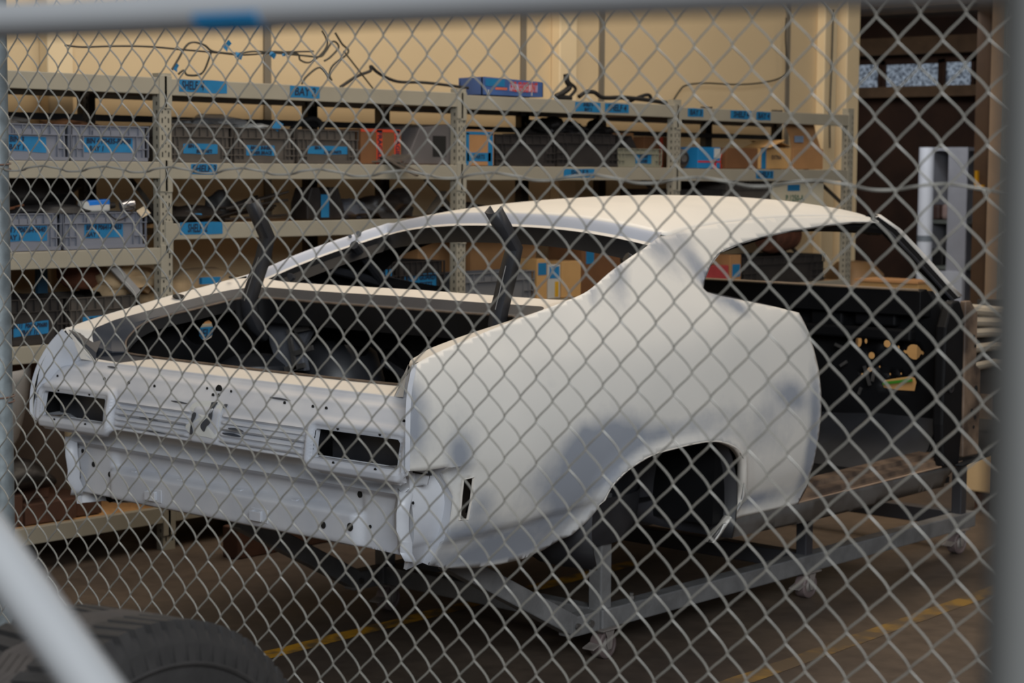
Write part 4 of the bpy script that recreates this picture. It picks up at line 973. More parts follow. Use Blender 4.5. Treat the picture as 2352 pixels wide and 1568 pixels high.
# holes punched in the left rim strip
for q in ((410, 681, .022), (531, 637, .010)):
    for xx in (-.80,):
        p = pt(q[0], q[1], 0, xx); mb = MB(); mb.lathe([(0,.0),(q[2],.0),(q[2],.003),(0,.004)], p, (.25,-.15,1), 16); mb.build('hole', M_HOLE, car)

# tail panel
def box_in(x, z, x0, x1, z0, z1, r=.012, w=.012):
    dx = max(x0+r-x, x-(x1-r), 0); dz = max(z0+r-z, z-(z1-r), 0); d = math.hypot(dx, dz)-r
    return 1-sm(d, 0, w)
LX0, LX1, LZ0, LZ1 = .524, .888, .610, .696
def ytail(x, z):
    ax = abs(x)
    y = float(np.interp(z, [.56,.60,.66,.70,.725,.76,.775,.782,.80,.86], [-.045,-.052,-.045,-.035,-.022,.010,.022,.048,.066,.06]))
    y -= .020*box_in(ax, z, LX0-.030, LX1+.022, LZ0-.034, LZ1+.026, .03, .010)      # raised lamp frames
    y += .010*box_in(ax, z, LX0-.010, LX1+.008, LZ0-.009, LZ1+.009, .01, .005)
    if .07 < ax < .478 and .605 < z < .702:
        e = sm(ax, .07, .09)*(1-sm(ax, .458, .478)); y += e*(.010-.018*abs(math.sin((z-.606)/.0192*math.pi)))
    y -= .006*box_in(ax, z, -1, .062, .604, .706, .01, .01)
    y -= .012*sm(ax, .900, .93)      # rises to the quarter flange
    y += .009*math.exp(-((ax-.905)/.012)**2)*(1 if z < .80 else 0)
    return y
def tl_top(x):
    ax = abs(x)
    return .802 if ax < .74 else .802
tout = [(-.76,.802),(.76,.802),(.80,.806),(.845,.795),(.885,.765),(.915,.72),(.930,.66),(.932,.60),(.915,.590),(.905,.572),(.885,.562),(.55,.562),(.51,.570),(.485,.590),(.46,.597),(.3,.597),(0,.597)]
tout = tout+[(-x, z) for x, z in tout[2:-1][::-1]]
lamp = [(LX0+.006,LZ0),(LX1-.006,LZ0),(LX1,LZ0+.006),(LX1,LZ1-.010),(LX1-.010,LZ1),(LX0+.006,LZ1),(LX0,LZ1-.006),(LX0,LZ0+.006)]
K = 1.6
V2, V3, F = region([(x, z*K) for x, z in tout], [[(x, z*K) for x, z in lamp], [(-x, z*K) for x, z in lamp]], .0085, lambda a, b: (a, ytail(a, b/K), b/K))
mb = MB(); mb.v = [tuple(map(float, p)) for p in V3]; mb.f = F; mb.m = [0]*len(F)
o = mb.build('tail_panel', [M_TAIL, M_INB], car, smooth=True, ang=70, recalc=False)
if o.data.polygons[50].normal.y > 0: o.data.flip_normals()
md = o.modifiers.new('solid', 'SOLIDIFY'); md.thickness = .004; md.offset = -1; md.material_offset = 1; md.material_offset_rim = 0
for s in (1, -1):
    for nm, m_, dd in (('lamp_aperture_edge', M_TAIL, .006),):
        mb = MB(); P = [(s*x, ytail(x, z)-.001, z) for x, z in dens(lamp, .03)]
        mb.strip([P, [(x, y+.022, z) for x, y, z in P]], closed=True); mb.build(nm, M_TAIL, car, recalc=False)
    mb = MB(); xa, xb = (.5, .92) if s == 1 else (-.92, -.5)
    mb.box((xa, .045, .585), (xb, .05, .72)); mb.box((xa, .05, .64), (xb, .07, .65)); mb.build('lamp_well', M_INB2, car)
def dot(x, z, r, m=M_HOLE, off=.0015, nm='hole', fn=None):
    y = (fn or ytail)(x, z)-off; mb = MB(); mb.lathe([(0,0),(r,0),(r,.0015),(0,.0015)], (x, y, z), (0,-1,.05), 12); mb.build(nm, m, car)
for s in (1, -1):
    for x, z in ((.62,.704),(.80,.704),(.62,.602),(.80,.602),(.86,.745)): dot(s*x, z, .0055)
for x, z in ((-.60,.755),(-.46,.752),(-.32,.752),(.46,.752),(.52,.752),(.33,.752)): dot(x, z, .006)
for x, z, r in ((0,.765,.017),(-.012,.748,.007),(.014,.75,.006),(-.06,.765,.005),(.06,.765,.005)): dot(x, z, r, M_HOLE)
# dark primer marks on the centre plate and rub-throughs on the ribs
def mark(poly, nm='primer_mark', m=M_PATCHD):
    lf = .0022 if nm == 'centre_plate' else .0036
    mb = MB(); n = len(poly); cxm = sum(p[0] for p in poly)/n; czm = sum(p[1] for p in poly)/n
    vs = [(cxm, ytail(cxm, czm)-lf, czm)]+[(x, ytail(x, z)-lf, z) for x, z in cr(poly, 3, True)]
    k = len(vs)-1; mb.add(vs, [(0, 1+i, 1+(i+1) % k) for i in range(k)]); mb.build(nm, m, car)
def pmark(P, **k): mark([(lambda q: (q[0], q[2]))(pt(x, y, 1, -.045)) for x, y in P], **k)
M_PLATE = mat('bare_centre_plate', (214,216,212), .4, var=.03)
pmark([(436,926),(455,922),(480,924),(500,928),(503,960),(502,1004),(480,1002),(440,994),(430,975),(430,940)], nm='centre_plate', m=M_PLATE)
_lift = .0015
pmark([(447,946),(452,950),(451,960),(447,970),(446,980),(450,988),(450,995),(444,996),(440,990),(441,975),(439,965),(442,952)])
pmark([(473,925),(487,925),(484,931),(488,948),(489,960),(486,972),(480,979),(476,990),(470,986),(466,978),(469,968),(477,960),(483,952),(480,934)])
pmark([(503,929),(511,930),(510,937),(503,936)])
for x, z, w in ((-.28,.652,.05),(-.24,.612,.05),(.16,.658,.04),(.14,.640,.05),(.3,.762,.05),(-.15,.716,.045),(-.62,.79,.03)):
    mark([(x-w,z+.0015),(x,z+.003),(x+w,z-.001),(x+w*.6,z-.003),(x-w*.6,z-.002)], 'rub_mark')
# quarter end flange closing strip between tail and skin
for s in (1, -1):
    pa = [(.75,ytail(.75,.800),.800),(.80,ytail(.80,.803),.803),(.843,ytail(.843,.793),.793),(.882,ytail(.882,.764),.764),(.912,ytail(.912,.720),.720),(.928,ytail(.928,.66),.66),(.930,ytail(.930,.60),.60)]
    pb = [(s*(xside(y, z)+.001), y-.010, z) for y, z in [(.03,.908)]+list(rear2[:7])]
    pa = [(s*x, y, z) for x, y, z in pa]
    def resamp(P, n):
        P = np.array(cr(P, 6)); d = np.r_[0, np.cumsum(np.linalg.norm(np.diff(P, axis=0), axis=1))]; return [np.array([np.interp(t, d, P[:, k]) for k in range(3)]) for t in np.linspace(0, d[-1], n)]
    pa = resamp(pa, 24); pb = resamp(pb, 24)
    pm = [(p+q)/2+np.array([0, .003, 0]) for p, q in zip(pa, pb)]; p0 = [p+np.array([-s*.018, .004, -.012]) for p in pa]; pc = [p+np.array([s*.004, .016, 0]) for p in pb]
    mb = MB(); mb.strip([p0, pa, pm, pb, pc]); mb.build('end_flange', M_TAIL, car, smooth=True, recalc=False)
    mb = MB(); mb.strip([[(s*.74,.07,.80),(s*.75,.08,.83),(s*.772,.12,.872)], [(s*.80,.045,.85),(s*.815,.04,.87),(s*.842,.03,.908)]]); mb.build('end_cap_wall', M_INB2, car)
    mb = MB(); mb.add([(s*.74,.07,.80),(s*.80,.05,.806),(s*.842,.03,.908),(s*.80,.045,.85)], [(0,1,2),(0,2,3)]); mb.build('end_cap', M_LIPW, car, recalc=False)
# lower rear valance
def yval(x, z):
    ax = abs(x)
    y = float(np.interp(z, [.30,.335,.345,.43,.436,.444,.500,.512,.520,.55,.59,.61], [.05,.035,.028,.024,.030,.072,.066,.030,.012,.050,.052,-.03]))
    if ax > .60: 
        k = sm(ax, .60, .64); y2 = float(np.interp(z, [.30,.335,.50,.512,.520,.55,.59,.61], [.056,.05,.056,.030,.012,.050,.052,-.03])); y = y*(1-k)+y2*k
    return y
vout = [(-.80,.335),(-.62,.335),(.62,.335),(.80,.330),(.815,.36),(.80,.42),(.82,.50),(.84,.545),(.90,.555),(.91,.60),(-.91,.60),(-.90,.555),(-.84,.545),(-.84,.50),(-.82,.42),(-.815,.36)]
V2, V3, F = region([(x, z*1.6) for x, z in vout], [], .012, lambda a, b: (a, yval(a, b/1.6), b/1.6))
mb = MB(); mb.v = [tuple(map(float, p)) for p in V3]; mb.f = F; mb.m = [0]*len(F)
o = mb.build('rear_valance', [M_TAIL, M_INB], car, smooth=True, ang=70, recalc=False)
if o.data.polygons[50].normal.y > 0: o.data.flip_normals()
md = o.modifiers.new('solid', 'SOLIDIFY'); md.thickness = .004; md.offset = -1; md.material_offset = 1; md.material_offset_rim = 0
for x, z, r in ((-.735,.44,.010),(-.64,.415,.010),(.60,.49,.011),(.60,.395,.013),(.48,.385,.011),(-.80,.48,.008),(.66,.40,.006)): dot(x, z, r, fn=yval)
for x in (-.36, .18):    # welded bumper clips
    mb = MB(); y = yval(x, .375); mb.box((x-.028, y-.022, .362), (x+.028, y-.018, .392)); mb.box((x-.028, y-.02, .362), (x-.024, y, .392)); mb.box((x+.010, y-.02, .362), (x+.014, y, .392)); mb.box((x-.04, y-.003, .355), (x+.04, y, .399)); mb.build('bumper_clip', M_TAIL, car, bevel=.003)
for x in (-.5,-.25,.05,.32): 
    mb = MB(); mb.box((x-.012, .045, .437), (x+.012, .062, .443)); mb.build('tab', M_TAIL, car)
# corner fillers below the lamps
for s in (1, -1):
    outer = [(yv, zv) for yv, zv in rear2[7:]]     # from the lip end down to the lower corner
    O = [(s*xside(y, z), y, z) for y, z in cr(outer[1:], 4)]
    n = len(O); I1 = []; I2 = []; I3 = []
    for i, p in enumerate(O):
        t = i/(n-1); z = p[2]; x3 = s*(.80+.02*math.sin(3*t)); I3.append((x3, yval(.8, max(z, .335))+.0, z))
        I1.append((p[0]-s*.035, p[1]-.004+.012*t, z+.002)); I2.append((x3+s*(.035-.015*t), .03+.02*math.sin(4*t)*.5+.02*t, z))
    mb = MB(); mb.strip([O, I1, I2, I3]); mb.build('corner_filler', M_TAIL, car, smooth=True, ang=25)
    mb = MB(); q = [(s*.80,.03,.535),(s*.79,.025,.47),(s*.785,.03,.42),(s*.795,.035,.385),(s*.785,.045,.35),(s*.80,.05,.325)]
    mb.strip([q, [(x+s*.035, y-.025, z-.003) for x, y, z in q], [(x+s*.06, y+.0, z-.006) for x, y, z in q]]); mb.build('corner_bracket', M_TAIL, car, smooth=True, ang=25, solid=(.003, 0))
    # underside of the overhanging quarter end
    a = [(-.063,.612),(.0,.607),(.085,.609)]
    A = [(s*xside(y, z), y, z) for y, z in a]; mb = MB(); mb.strip([A, [(p[0]-s*.09, p[1]+.03, p[2]+.0) for p in A]]); mb.build('quarter_lip', M_TAIL, car, recalc=False)
    dot(s*.865, .50, .005, fn=lambda x, z: .03); 

# rocker panels, sills
ro = [on_side(*q) for q in [(1627,1244),(1700,1229),(1791,1210),(1893,1187),(2020,1155),(2132,1125),(2168,1117),(2173,1098),(2207,1060),(2020,1107),(1900,1138),(1832,1157),(1712,1184),(1660,1203)]]
for s in (1, -1):
    V2, V3, F = region(ro, [], .03, lambda a, b: (s*(xside(a, b)-.004), a, b)); mb = MB(); mb.v = [tuple(map(float, p)) for p in V3]; mb.f = F; mb.m = [0]*len(F)
    mb.build('rocker_panel', M_ROCK, car, smooth=True, solid=(.008, 0))
    yz0 = on_side(1832,1157); yz1 = on_side(2207,1060); X0 = xside(*yz0)
    a = [(s*(X0-.006), yz0[0]-.05, yz0[1]+.002), (s*(X0-.006), yz1[0], yz1[1]+.002)]
    def off(P, dx, dz): return [(x-s*dx, y, z+dz) for x, y, z in P]
    mb = MB(); mb.strip([a, off(a,.020,.004), off(a,.024,.020), off(a,.06,.026), off(a,.064,.045), off(a,.12,.048), off(a,.125,-.04)]); mb.build('door_sill', M_SILL, car, smooth=True, ang=25)
    mb = MB(); mb.tube([(p[0]+s*.002, p[1], p[2]) for p in a], .0035, 6); mb.build('sill_seam', mat('sill_edge', (176,150,128), .45, metal=.2), car)
    mb = MB(); mb.box((min(s*.60, s*.86), 1.6, .19), (max(s*.60, s*.86), 3.2, .215)); mb.build('inner_sill', M_INB, car)
# floor pans, tunnel, toe board, bulkheads
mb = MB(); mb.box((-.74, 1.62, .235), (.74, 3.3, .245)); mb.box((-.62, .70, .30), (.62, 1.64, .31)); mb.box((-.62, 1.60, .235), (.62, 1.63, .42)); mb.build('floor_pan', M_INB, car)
mb = MB(); mb.prism([(-.16,.24),(.16,.24),(.11,.40),(-.11,.40)], (0,1.6,0), (1,0,0), (0,0,1), (0,1.65,0)); mb.build('tunnel', M_INB, car, bevel=.03, seg=3)
mb = MB(); mb.prism([(-.72,.25),(.72,.25),(.70,.44),(-.70,.44)], (0,2.05,0), (1,0,0), (0,0,1), (0,.04,0)); mb.build('seat_riser', M_INB, car)
mb = MB(); mb.strip([[(-.80,.12,.38),(.80,.12,.38)],[(-.80,.95,.40),(.80,.95,.40)],[(-.74,1.05,.46),(.74,1.05,.46)]]); mb.build('trunk_floor', M_INB, car, solid=(.006,0))
mb = MB()
mb.box((-.74, 1.02, .90), (.74, 1.36, .915)); mb.box((-.74, .98, .82), (.74, 1.0, .96)); mb.build('parcel_shelf', M_INB, car, bevel=.004)
mb = MB(); mb.strip([[(-.72,.83,1.02),(.72,.83,1.02)],[(-.72,.90,1.0),(.72,.90,1.0)],[(-.72,1.0,.94),(.72,1.0,.94)]]); mb.build('deck_inner', M_INB, car)
mb = MB()
for x in (-.5,-.17,.17,.5): mb.beam((x-.15, 1.04, .42), (x+.15, 1.04, .90), .03, .03); mb.beam((x+.15, 1.04, .42), (x-.15, 1.04, .90), .02, .03)
mb.beam((-.7,1.05,.44), (.7,1.05,.44), .04, .05); mb.beam((-.7,1.04,.88), (.7,1.04,.88), .04, .05); mb.build('seat_bulkhead', M_INB, car)
mb = MB(); mb.tube([(-.30,.62,.55),(.62,.95,.70)], .008, 8); mb.build('brace_rod', M_INB2, car)
# wheelhouses
for s in (1, -1):
    mb = MB(); rows = []
    for i in range(25):
        a = math.pi*(-.12+1.24*i/24); row = []
        for f, xx in ((1.0,.935),(1.03,.80),(1.02,.70),(.96,.64),(.80,.60),(.5,.585),(.1,.58)):
            row.append((s*xx, 1.17-.40*f*math.cos(a), .33+.37*f*math.sin(a)))
        rows.append(row)
    mb.strip(rows); mb.build('wheelhouse', mat('wheelhouse_black', (40,40,44), .5, var=.25, vscale=5), car, smooth=True, solid=(.006,0))
    mb = MB(); mb.prism([(0,0),(.10,.01),(.12,.4),(.02,.42)], (s*.60, 1.50, .24), (0,1,0), (0,0,1), (s*.28,0,0)); mb.build('wheelhouse_panel', M_INB, car)
# curved lower tub (spare wheel well / quarter extension behind the arch)
mb = MB(); mb.lathe([(.0,-.20),(.20,-.20),(.27,-.17),(.30,-.10),(.31,.0)], (.40,1.20,.36), (0,0,1), 32); mb.build('spare_wheel_well', M_INB2, car, smooth=True)
# suspension tower bracket and tub dome visible in the trunk
mb = MB(); q = [pt(x, y, 1, .82) for x, y in ((607,728),(628,722),(655,712),(700,720),(712,760),(690,800),(700,852),(640,852),(618,790),(612,745))]
mb.prism([(p[0], p[2]) for p in q], (0, .82, 0), (1,0,0), (0,0,1), (0,.03,0)); mb.build('tower_bracket', mat('satin_grey_steel', (98,100,106), .4, var=.15, vscale=8), car, bevel=.006)
mb = MB(); c0 = pt(775, 868, 1, 1.05); mb.lathe([(0,.14),(.09,.15),(.15,.10),(.18,.0),(.185,-.15)], (c0[0], c0[1], c0[2]), (0,0,1), 32); mb.build('tower_dome', M_INB2, car, smooth=True)
mb = MB(); c0 = pt(590, 870, 1, .80); mb.lathe([(0,.10),(.08,.09),(.14,.06),(.17,-.05),(.175,-.15)], (c0[0], c0[1], c0[2]), (0,0,1), 32); mb.build('tower_dome', M_INB2, car, smooth=True)
mb = MB()
for a_, b_ in (((672,760),(700,800)), ((665,775),(680,850)), ((660,762),(712,752)), ((655,848),(700,838)), ((676,812),(718,798))):
    mb.beam(pt(*a_, 1, .80), pt(*b_, 1, .80), .010, .018)
mb.build('latch_rod', M_STEEL, car)
mb = MB(); 
for a_, b_ in (((830,735),(1100,790)), ((700,725),(1000,770)), ((930,745),(1110,770)), ((880,830),(960,880))): mb.beam(pt(*a_, 1, 1.0), pt(*b_, 1, 1.0), .02, .02)
mb.build('bulkhead_swage', M_INB2, car)

# firewall with holes
fo = [(-.74,.25),(.80,.25),(.84,.60),(.83,.90),(.76,.985),(-.74,.985)]
def ell(px_, py_, rx, ry, n=18):
    o = []
    for a in np.linspace(0, 2*math.pi, n, endpoint=False):
        p = pt(px_+rx*math.cos(a), py_+ry*math.sin(a), 1, 3.2); o.append((p[0], p[2]))
    return o
def ppoly(P): return [(lambda p: (p[0], p[2]))(pt(x, y, 1, 3.2)) for x, y in P]
fholes = [ppoly([(2100-17+0,808-4),(2100-14,796),(2100-7,791),(2100+1,790),(2100+9,792),(2100+15,799),(2117,804),(2121,806),(2124,810),(2121,815),(2116,813),(2112,820),(2104,826),(2096,825),(2088,820),(2083,812),(2079,811),(2075,807),(2077,803)]),
 ell(2002,816,8,8), ell(2039,789,9,9), ell(1972,784,8,13), ell(1989,783,4,6), ell(2065,797,3,4), ell(1998,848,6,5), ell(1981,859,3,3,10), ell(2043,859,2.5,3,8), ell(2068,858,2.5,3,8), ell(2020,842,2.5,3,8),
 ppoly([(2024,882),(2030,873),(2060,868),(2092,864),(2100,868),(2103,878),(2098,898),(2060,896),(2028,890)])]
V2, V3, F = region(fo, fholes, .03, lambda a, b: (a, 3.2+.012*math.sin(7*a)*math.sin(9*b)*(1 if b < .95 and b > .3 else 0)-.10*sm(.42-b, 0, .16), b))
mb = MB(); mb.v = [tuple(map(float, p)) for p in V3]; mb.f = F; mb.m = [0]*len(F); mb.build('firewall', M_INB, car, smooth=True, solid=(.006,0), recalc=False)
mb = MB(); mb.prism([(0,0),(.05,.01),(.09,-.03),(.22,-.03),(.24,-.12),(.2,-.12),(0,-.10)], (-.74,3.10,.985), (0,1,0), (0,0,1), (1.50,0,0)); mb.build('cowl', M_INB, car, bevel=.006)
mb = MB(); mb.strip([[(-.74,3.10,.990),(.74,3.10,.990)],[(-.74,3.125,.996),(.74,3.125,.996)]]); mb.tube([(-.74,3.10,.990),(.75,3.10,.990)], .004, 6); mb.build('cowl_lip', mat('cowl_edge', (130,114,96), .5), car)
mb = MB()
for x0_, x1_, z0_ in ((-.1,.1,.90),(.2,.36,.84),(.42,.62,.90)): mb.box((x0_,3.14,z0_-.07), (x1_,3.2,z0_+.04))
mb.beam((-.7,3.12,.80), (.72,3.12,.80), .05, .05); mb.build('dash_brace', M_INB, car, bevel=.01)
for a_, b_ in (((1918,790),(1940,800)),((1930,840),(1945,830)),((1972,905),(1978,890)),((1985,840),(1998,885)),((2010,845),(2003,875))): mb = MB(); mb.beam(pt(*a_, 1, 3.14), pt(*b_, 1, 3.14), .008, .012); mb.build('wiring_clip', M_STEEL, car)
mb = MB(); mb.strip([[(-.72,2.95,.245),(.80,2.95,.245)],[(-.72,3.12,.33),(.80,3.12,.33)],[(-.72,3.2,.45),(.80,3.2,.45)]]); mb.build('toe_board', M_INB2, car, smooth=True)
# hinge pillars, front faces and the lower front corner
for s in (1, -1):
    hp = [(3.07,.27),(3.20,.27),(3.24,.60),(3.22,.88),(3.17,.955),(3.11,.95),(3.06,.85),(3.05,.45)]
    mb = MB(); mb.prism(hp, (s*.905,0,0), (0,1,0), (0,0,1), (-s*.05,0,0)); mb.build('hinge_pillar', M_INB, car, bevel=.012, seg=3)
    mb = MB(); mb.prism([(3.21,.30),(3.34,.30),(3.34,.66),(3.30,.68),(3.30,.90),(3.24,.95),(3.20,.95)], (s*.915,0,0), (0,1,0), (0,0,1), (-s*.03,0,0)); mb.build('front_bracket', M_SILL, car, bevel=.006)
    mb = MB()
    for y, z, r in ((3.27,.80,.008),(3.285,.76,.007),(3.30,.58,.014),(3.27,.49,.009),(3.30,.46,.008),(3.29,.42,.007)): mb.lathe([(0,0),(r,0),(r,.002),(0,.002)], (s*.916, y, z), (s,0,0), 12)
    mb.build('bracket_hole', M_HOLE, car)
    mb = MB(); mb.lathe([(.006,.0),(.02,.0),(.022,.006),(.008,.008),(.006,.0)], (s*.908, 3.10, .60), (s,0,0), 18); mb.build('grommet', M_INB2, car, smooth=True)
    mb = MB(); mb.lathe([(0,.009),(.011,.009),(.011,.007)], (s*.908, 3.10, .60), (s,0,0), 14); mb.build('grommet_hole', M_HOLE, car)
    mb = MB(); rows = [[(s*.60,3.18,.26),(s*.93,3.18,.27)],[(s*.60,3.40,.27),(s*.93,3.42,.29)],[(s*.62,3.56,.36),(s*.92,3.56,.37)],[(s*.66,3.56,.42),(s*.90,3.56,.42)]]
    mb.strip(rows); mb.build('front_floor_corner', M_INB, car, solid=(.01,0), smooth=True, ang=25)
    # windscreen pillar
    P = [np.array(q) for q in [(.655,2.86,1.285),(.685,2.97,1.225),(.73,3.08,1.125),(.785,3.19,1.01),(.82,3.25,.945)]]
    A = [(s*(p[0]+.0), p[1], p[2]) for p in P]; B = [(s*(p[0]+.012), p[1]+.055, p[2]+.012) for p in P]; Cq = [(s*(p[0]-.045), p[1]+.06, p[2]+.02) for p in P]; D = [(s*(p[0]-.045), p[1]+.01, p[2]) for p in P]
    mb = MB(); mb.strip([A, B, Cq, D, A]); mb.build('windscreen_pillar', M_INB, car, smooth=True, ang=30)
    mb = MB(); mb.strip([[(x+s*.003, y+.035, z+.012) for x, y, z in A], [(x+s*.004, y+.004, z+.006) for x, y, z in B], [(x-s*.02, y+.006, z+.01) for x, y, z in B]]); mb.build('pillar_skin', M_LIPW, car, smooth=True, solid=(.003,0))
    mb = MB(); mb.tube([(x+s*.004, y+.006, z) for x, y, z in A], .007, 6); mb.build('weatherstrip_channel', M_INB2, car)
# trunk hinges (goosenecks)
for sx, pth in ((-.62, [(577,462),(592,500),(612,545),(603,590),(586,640),(570,690),(572,720),(586,750),(606,775)]), (.60, [(1131,482),(1152,520),(1179,572),(1170,610),(1158,660),(1146,710),(1140,745),(1142,775),(1150,800)])):
    P = [pt(x, y, 0, sx) for x, y in pth]; w = .024; mb = MB(); rows = [[], [], [], [], [], []]
    for i, p in enumerate(P):
        t = P[min(i+1, len(P)-1)]-P[max(i-1, 0)]; t /= np.linalg.norm(t); nn = np.array([0, -t[2], t[1]])
        if nn[1] > 0: nn = -nn
        for k, (a, b) in enumerate(((-w,-.020),(-w,.012),(-w*.4,.018),(w*.4,.018),(w,.012),(w,-.020))):
            rows[k].append(p+np.array([a,0,0])+nn*b)
    mb.strip(rows); mb.build('trunk_hinge', M_INB2, car, solid=(.004, 0), smooth=True, ang=25)
    mb = MB(); mb.tube([p+np.array([.004,-.022,0]) for p in P[3:6]], .002, 5); mb.build('hinge_rib', M_STEEL, car)
# belt of the far quarter window
mb = MB(); mb.beam(pt(830,640,0,-.87), pt(1015,668,0,-.87), .04, .035); mb.build('far_belt_rail', M_INB, car)
# ================================================================== trolley
M_TUBE = mat('galvanised_grey_tube', (122,122,122), .5, metal=.15, var=.14, vscale=12, bump=.15, bscale=90)
M_TUBED = mat('dark_painted_tube', (58,58,62), .5, var=.1)
dol = thing('body_trolley', 'grey steel tube trolley on castors carrying the car body shell', 'trolley', (.1, 2.5, FZ))
RT = -.078; XR = .66; XL = pt(885, 1290, 2, -.042)[0]; YR = 1.165; YE = 3.86
def tb(a, b, w=.065, h=.07, name='rail', m=M_TUBE, up=(0,0,1)):
    mb = MB(); mb.beam(a, b, w, h, up=up); return mb.build(name, m, dol, bevel=.005)
tb((XR-.03, YR, RT), (XR-.06, YE, RT)); tb((XL+.03, YR-.02, RT), (XL-.02, YE, RT))
tb((XL+.06, YR+.03, RT), (XR-.06, YR+.03, RT), name='cross_tube'); tb((XL, 2.52, RT), (XR-.08, 2.52, RT), name='cross_tube', m=M_TUBED); tb((XL, YE-.05, RT), (XR-.09, YE-.05, RT), name='cross_tube', m=M_TUBED)
for x in (XR-.03, XL+.03):
    s = 1 if x > 0 else -1
    tb((x, YR-.01, RT), (x, 1.0, RT), .06, .07, 'stub')
    tb((x, 1.02, RT+.005), (x-s*.02, .44, .235), .06, .07, 'support_arm')
    for yy in (1.03, 1.10): mb = MB(); mb.lathe([(0,.008),(.012,.008),(.013,0)], (x+.033, yy, RT), (1,0,0), 8); mb.build('bolt', M_STEEL, dol)
    for yy in (YR+.06, YR+.20): mb = MB(); mb.tube([(x-.0, yy, RT+.034), (x, yy, RT+.06)], .008, 8); mb.lathe([(0,.012),(.014,.012),(.014,0),(0,0)], (x, yy, RT+.038), (0,0,1), 6); mb.build('bolt', M_STEEL, dol)
    tb((x-.01, YR+.035, RT), (x-.01, YR+.035, .36), .058, .058, 'post', M_TUBE, up=(0,1,0)); tb((x-.02, 2.50, RT), (x-.02, 2.50, .24), .05, .05, 'post', M_TUBED, up=(0,1,0)); tb((x-.03, YE-.1, RT), (x-.03, YE-.1, .24), .05, .05, 'post', M_TUBED, up=(0,1,0))
M_WHL = mat('dusty_castor_tread', (112,98,96), .6, var=.1, rgb2=(86,74,72)); M_HUB = mat('castor_hub', (150,142,136), .5, metal=.2, var=.2, vscale=20); M_RIM = mat('castor_pink_edge', (150,118,120), .6)
def caster(x, y, ang):
    mb = MB(); R = .049; c = Vector((x, y, FZ+R)); ax = Vector((math.cos(ang), math.sin(ang), 0)); fd = Vector((-math.sin(ang), math.cos(ang), 0))
    mb.lathe([(.018,-.022),(R-.004,-.024),(R,-.020),(R,.020),(R-.004,.024),(R-.009,.0245),(R-.011,.020),(.018,.019)], c, ax, 32)
    top = FZ+.105
    wv = mb.build('castor_wheel', M_WHL, dol, smooth=True, ang=30)
    mb = MB(); mb.lathe([(0,.025),(.018,.025),(.022,.021),(.038,.014),(.038,-.014),(.022,-.021),(.018,-.025),(0,-.025)], c, ax, 24); mb.build('hub', M_HUB, wv, smooth=True, ang=30)
    mb = MB()
    for s in (1, -1):
        o = c+ax*(s*.029); p = [(-.009,-.014),(.009,-.014),(.014,.0),(.016,.03),(.026,.052),(-.026,.052),(-.014,.03),(-.014,.0)]
        mb = MB(); mb.prism(p, o+fd*.0, fd, (0,0,1), ax*(s*.003)); mb.build('fork_leg', M_HUB, dol, bevel=.002)
    mb = MB(); mb.lathe([(0,0),(.032,0),(.034,.006),(.028,.012),(0,.012)], (c.x, c.y, top-.010), (0,0,1), 20); mb.box((c.x-.042, c.y-.05, top+.001), (c.x+.042, c.y+.05, top+.006)); mb.build('swivel_plate', M_HUB, dol)
    mb = MB(); mb.beam(c-fd*.035+Vector((0,0,.012)), c-fd*.085+Vector((0,0,-.004)), .05, .006); mb.build('brake_pedal', M_HUB, dol, bevel=.002)
for x, y, a in ((XR-.02, YR+.03, .02), (XR-.04, 2.50, .0), (XR-.05, 3.73, -.06), (XL+.04, YR+.03, .12), (XL+.0, 2.5, .6), (XL, 3.7, .2)): caster(x, y, a)

# ================================================================== chain-link fence
M_GALV = mat('galvanised_wire', (136,133,125), .45, metal=.12, var=.1, vscale=30)
M_POST = mat('galvanised_post', (140,148,150), .45, metal=.4, var=.2, vscale=25, bump=.05)
FX, FY, FA, FW, FH = 1.98533638, -2.05317819, 0.01620793, 0.05649056, .0575
fd = np.array([math.cos(FA), math.sin(FA), 0.]); fn = np.array([-math.sin(FA), math.cos(FA), 0.])
def fp(s, z, d):   # s along the fence, z height, d away from the viewer; the panel sags a little to the right
    zz = z-.0044*s*s*(1 if s > 0 else 0)
    ss = s+.010*(1.466-z)
    return np.array([FX, FY, 0.])+fd*ss+fn*d+np.array([0,0,zz])
fence = thing('chain_link_fence', 'galvanised chain-link fence across the whole view in front of the car', 'fence', (FX+1, FY, FZ))
mb = MB(); wr = .00128; zrow = 1.4665
z_hi = zrow+FH*9; rows_n = int((z_hi-(FZ+.04))/FH)
SEG = 12
for k in range(-4, 76):
    x0 = k*FW/2; par = k % 2      # wire k lives between x0 and x0+FW/2
    P = []
    N = rows_n*SEG
    for i in range(N+1):
        t = i/SEG; ph = t % 1.
        # par 0: at x0 when t integer ; par 1: at x0+FW/2 when t integer
        tri = 1-abs(2*ph-1) if True else 0
        u = tri if par == 0 else 1-tri
        us = .5-.5*math.cos(math.pi*u); u = .72*u+.28*us
        goes_right = (ph < .5) if par == 0 else (ph >= .5)
        q = abs(((ph*2) % 1.)-.5)*2
        amp = (1-q*q)
        d = (.0038 if goes_right else -.0008)*amp
        s = x0+(u*(1.0+.05)-.025)*FW/2
        P.append(fp(s, z_hi-t*FH, d))
    mb.tube(P, wr, 5, cap=False)
w = mb.build('wire_mesh', M_GALV, fence, smooth=True, recalc=False)
mb = MB(); P = []
for i in range(0, 38*8):
    s = (-2+i/8)*FW; P.append(fp(s, zrow+.008+.0045*math.sin(2*math.pi*(s/FW-.4)/3), .004*math.cos(2*math.pi*s/FW)))
mb.tube(P, .0019, 6); mb.build('tension_wire', M_GALV, fence, smooth=True)
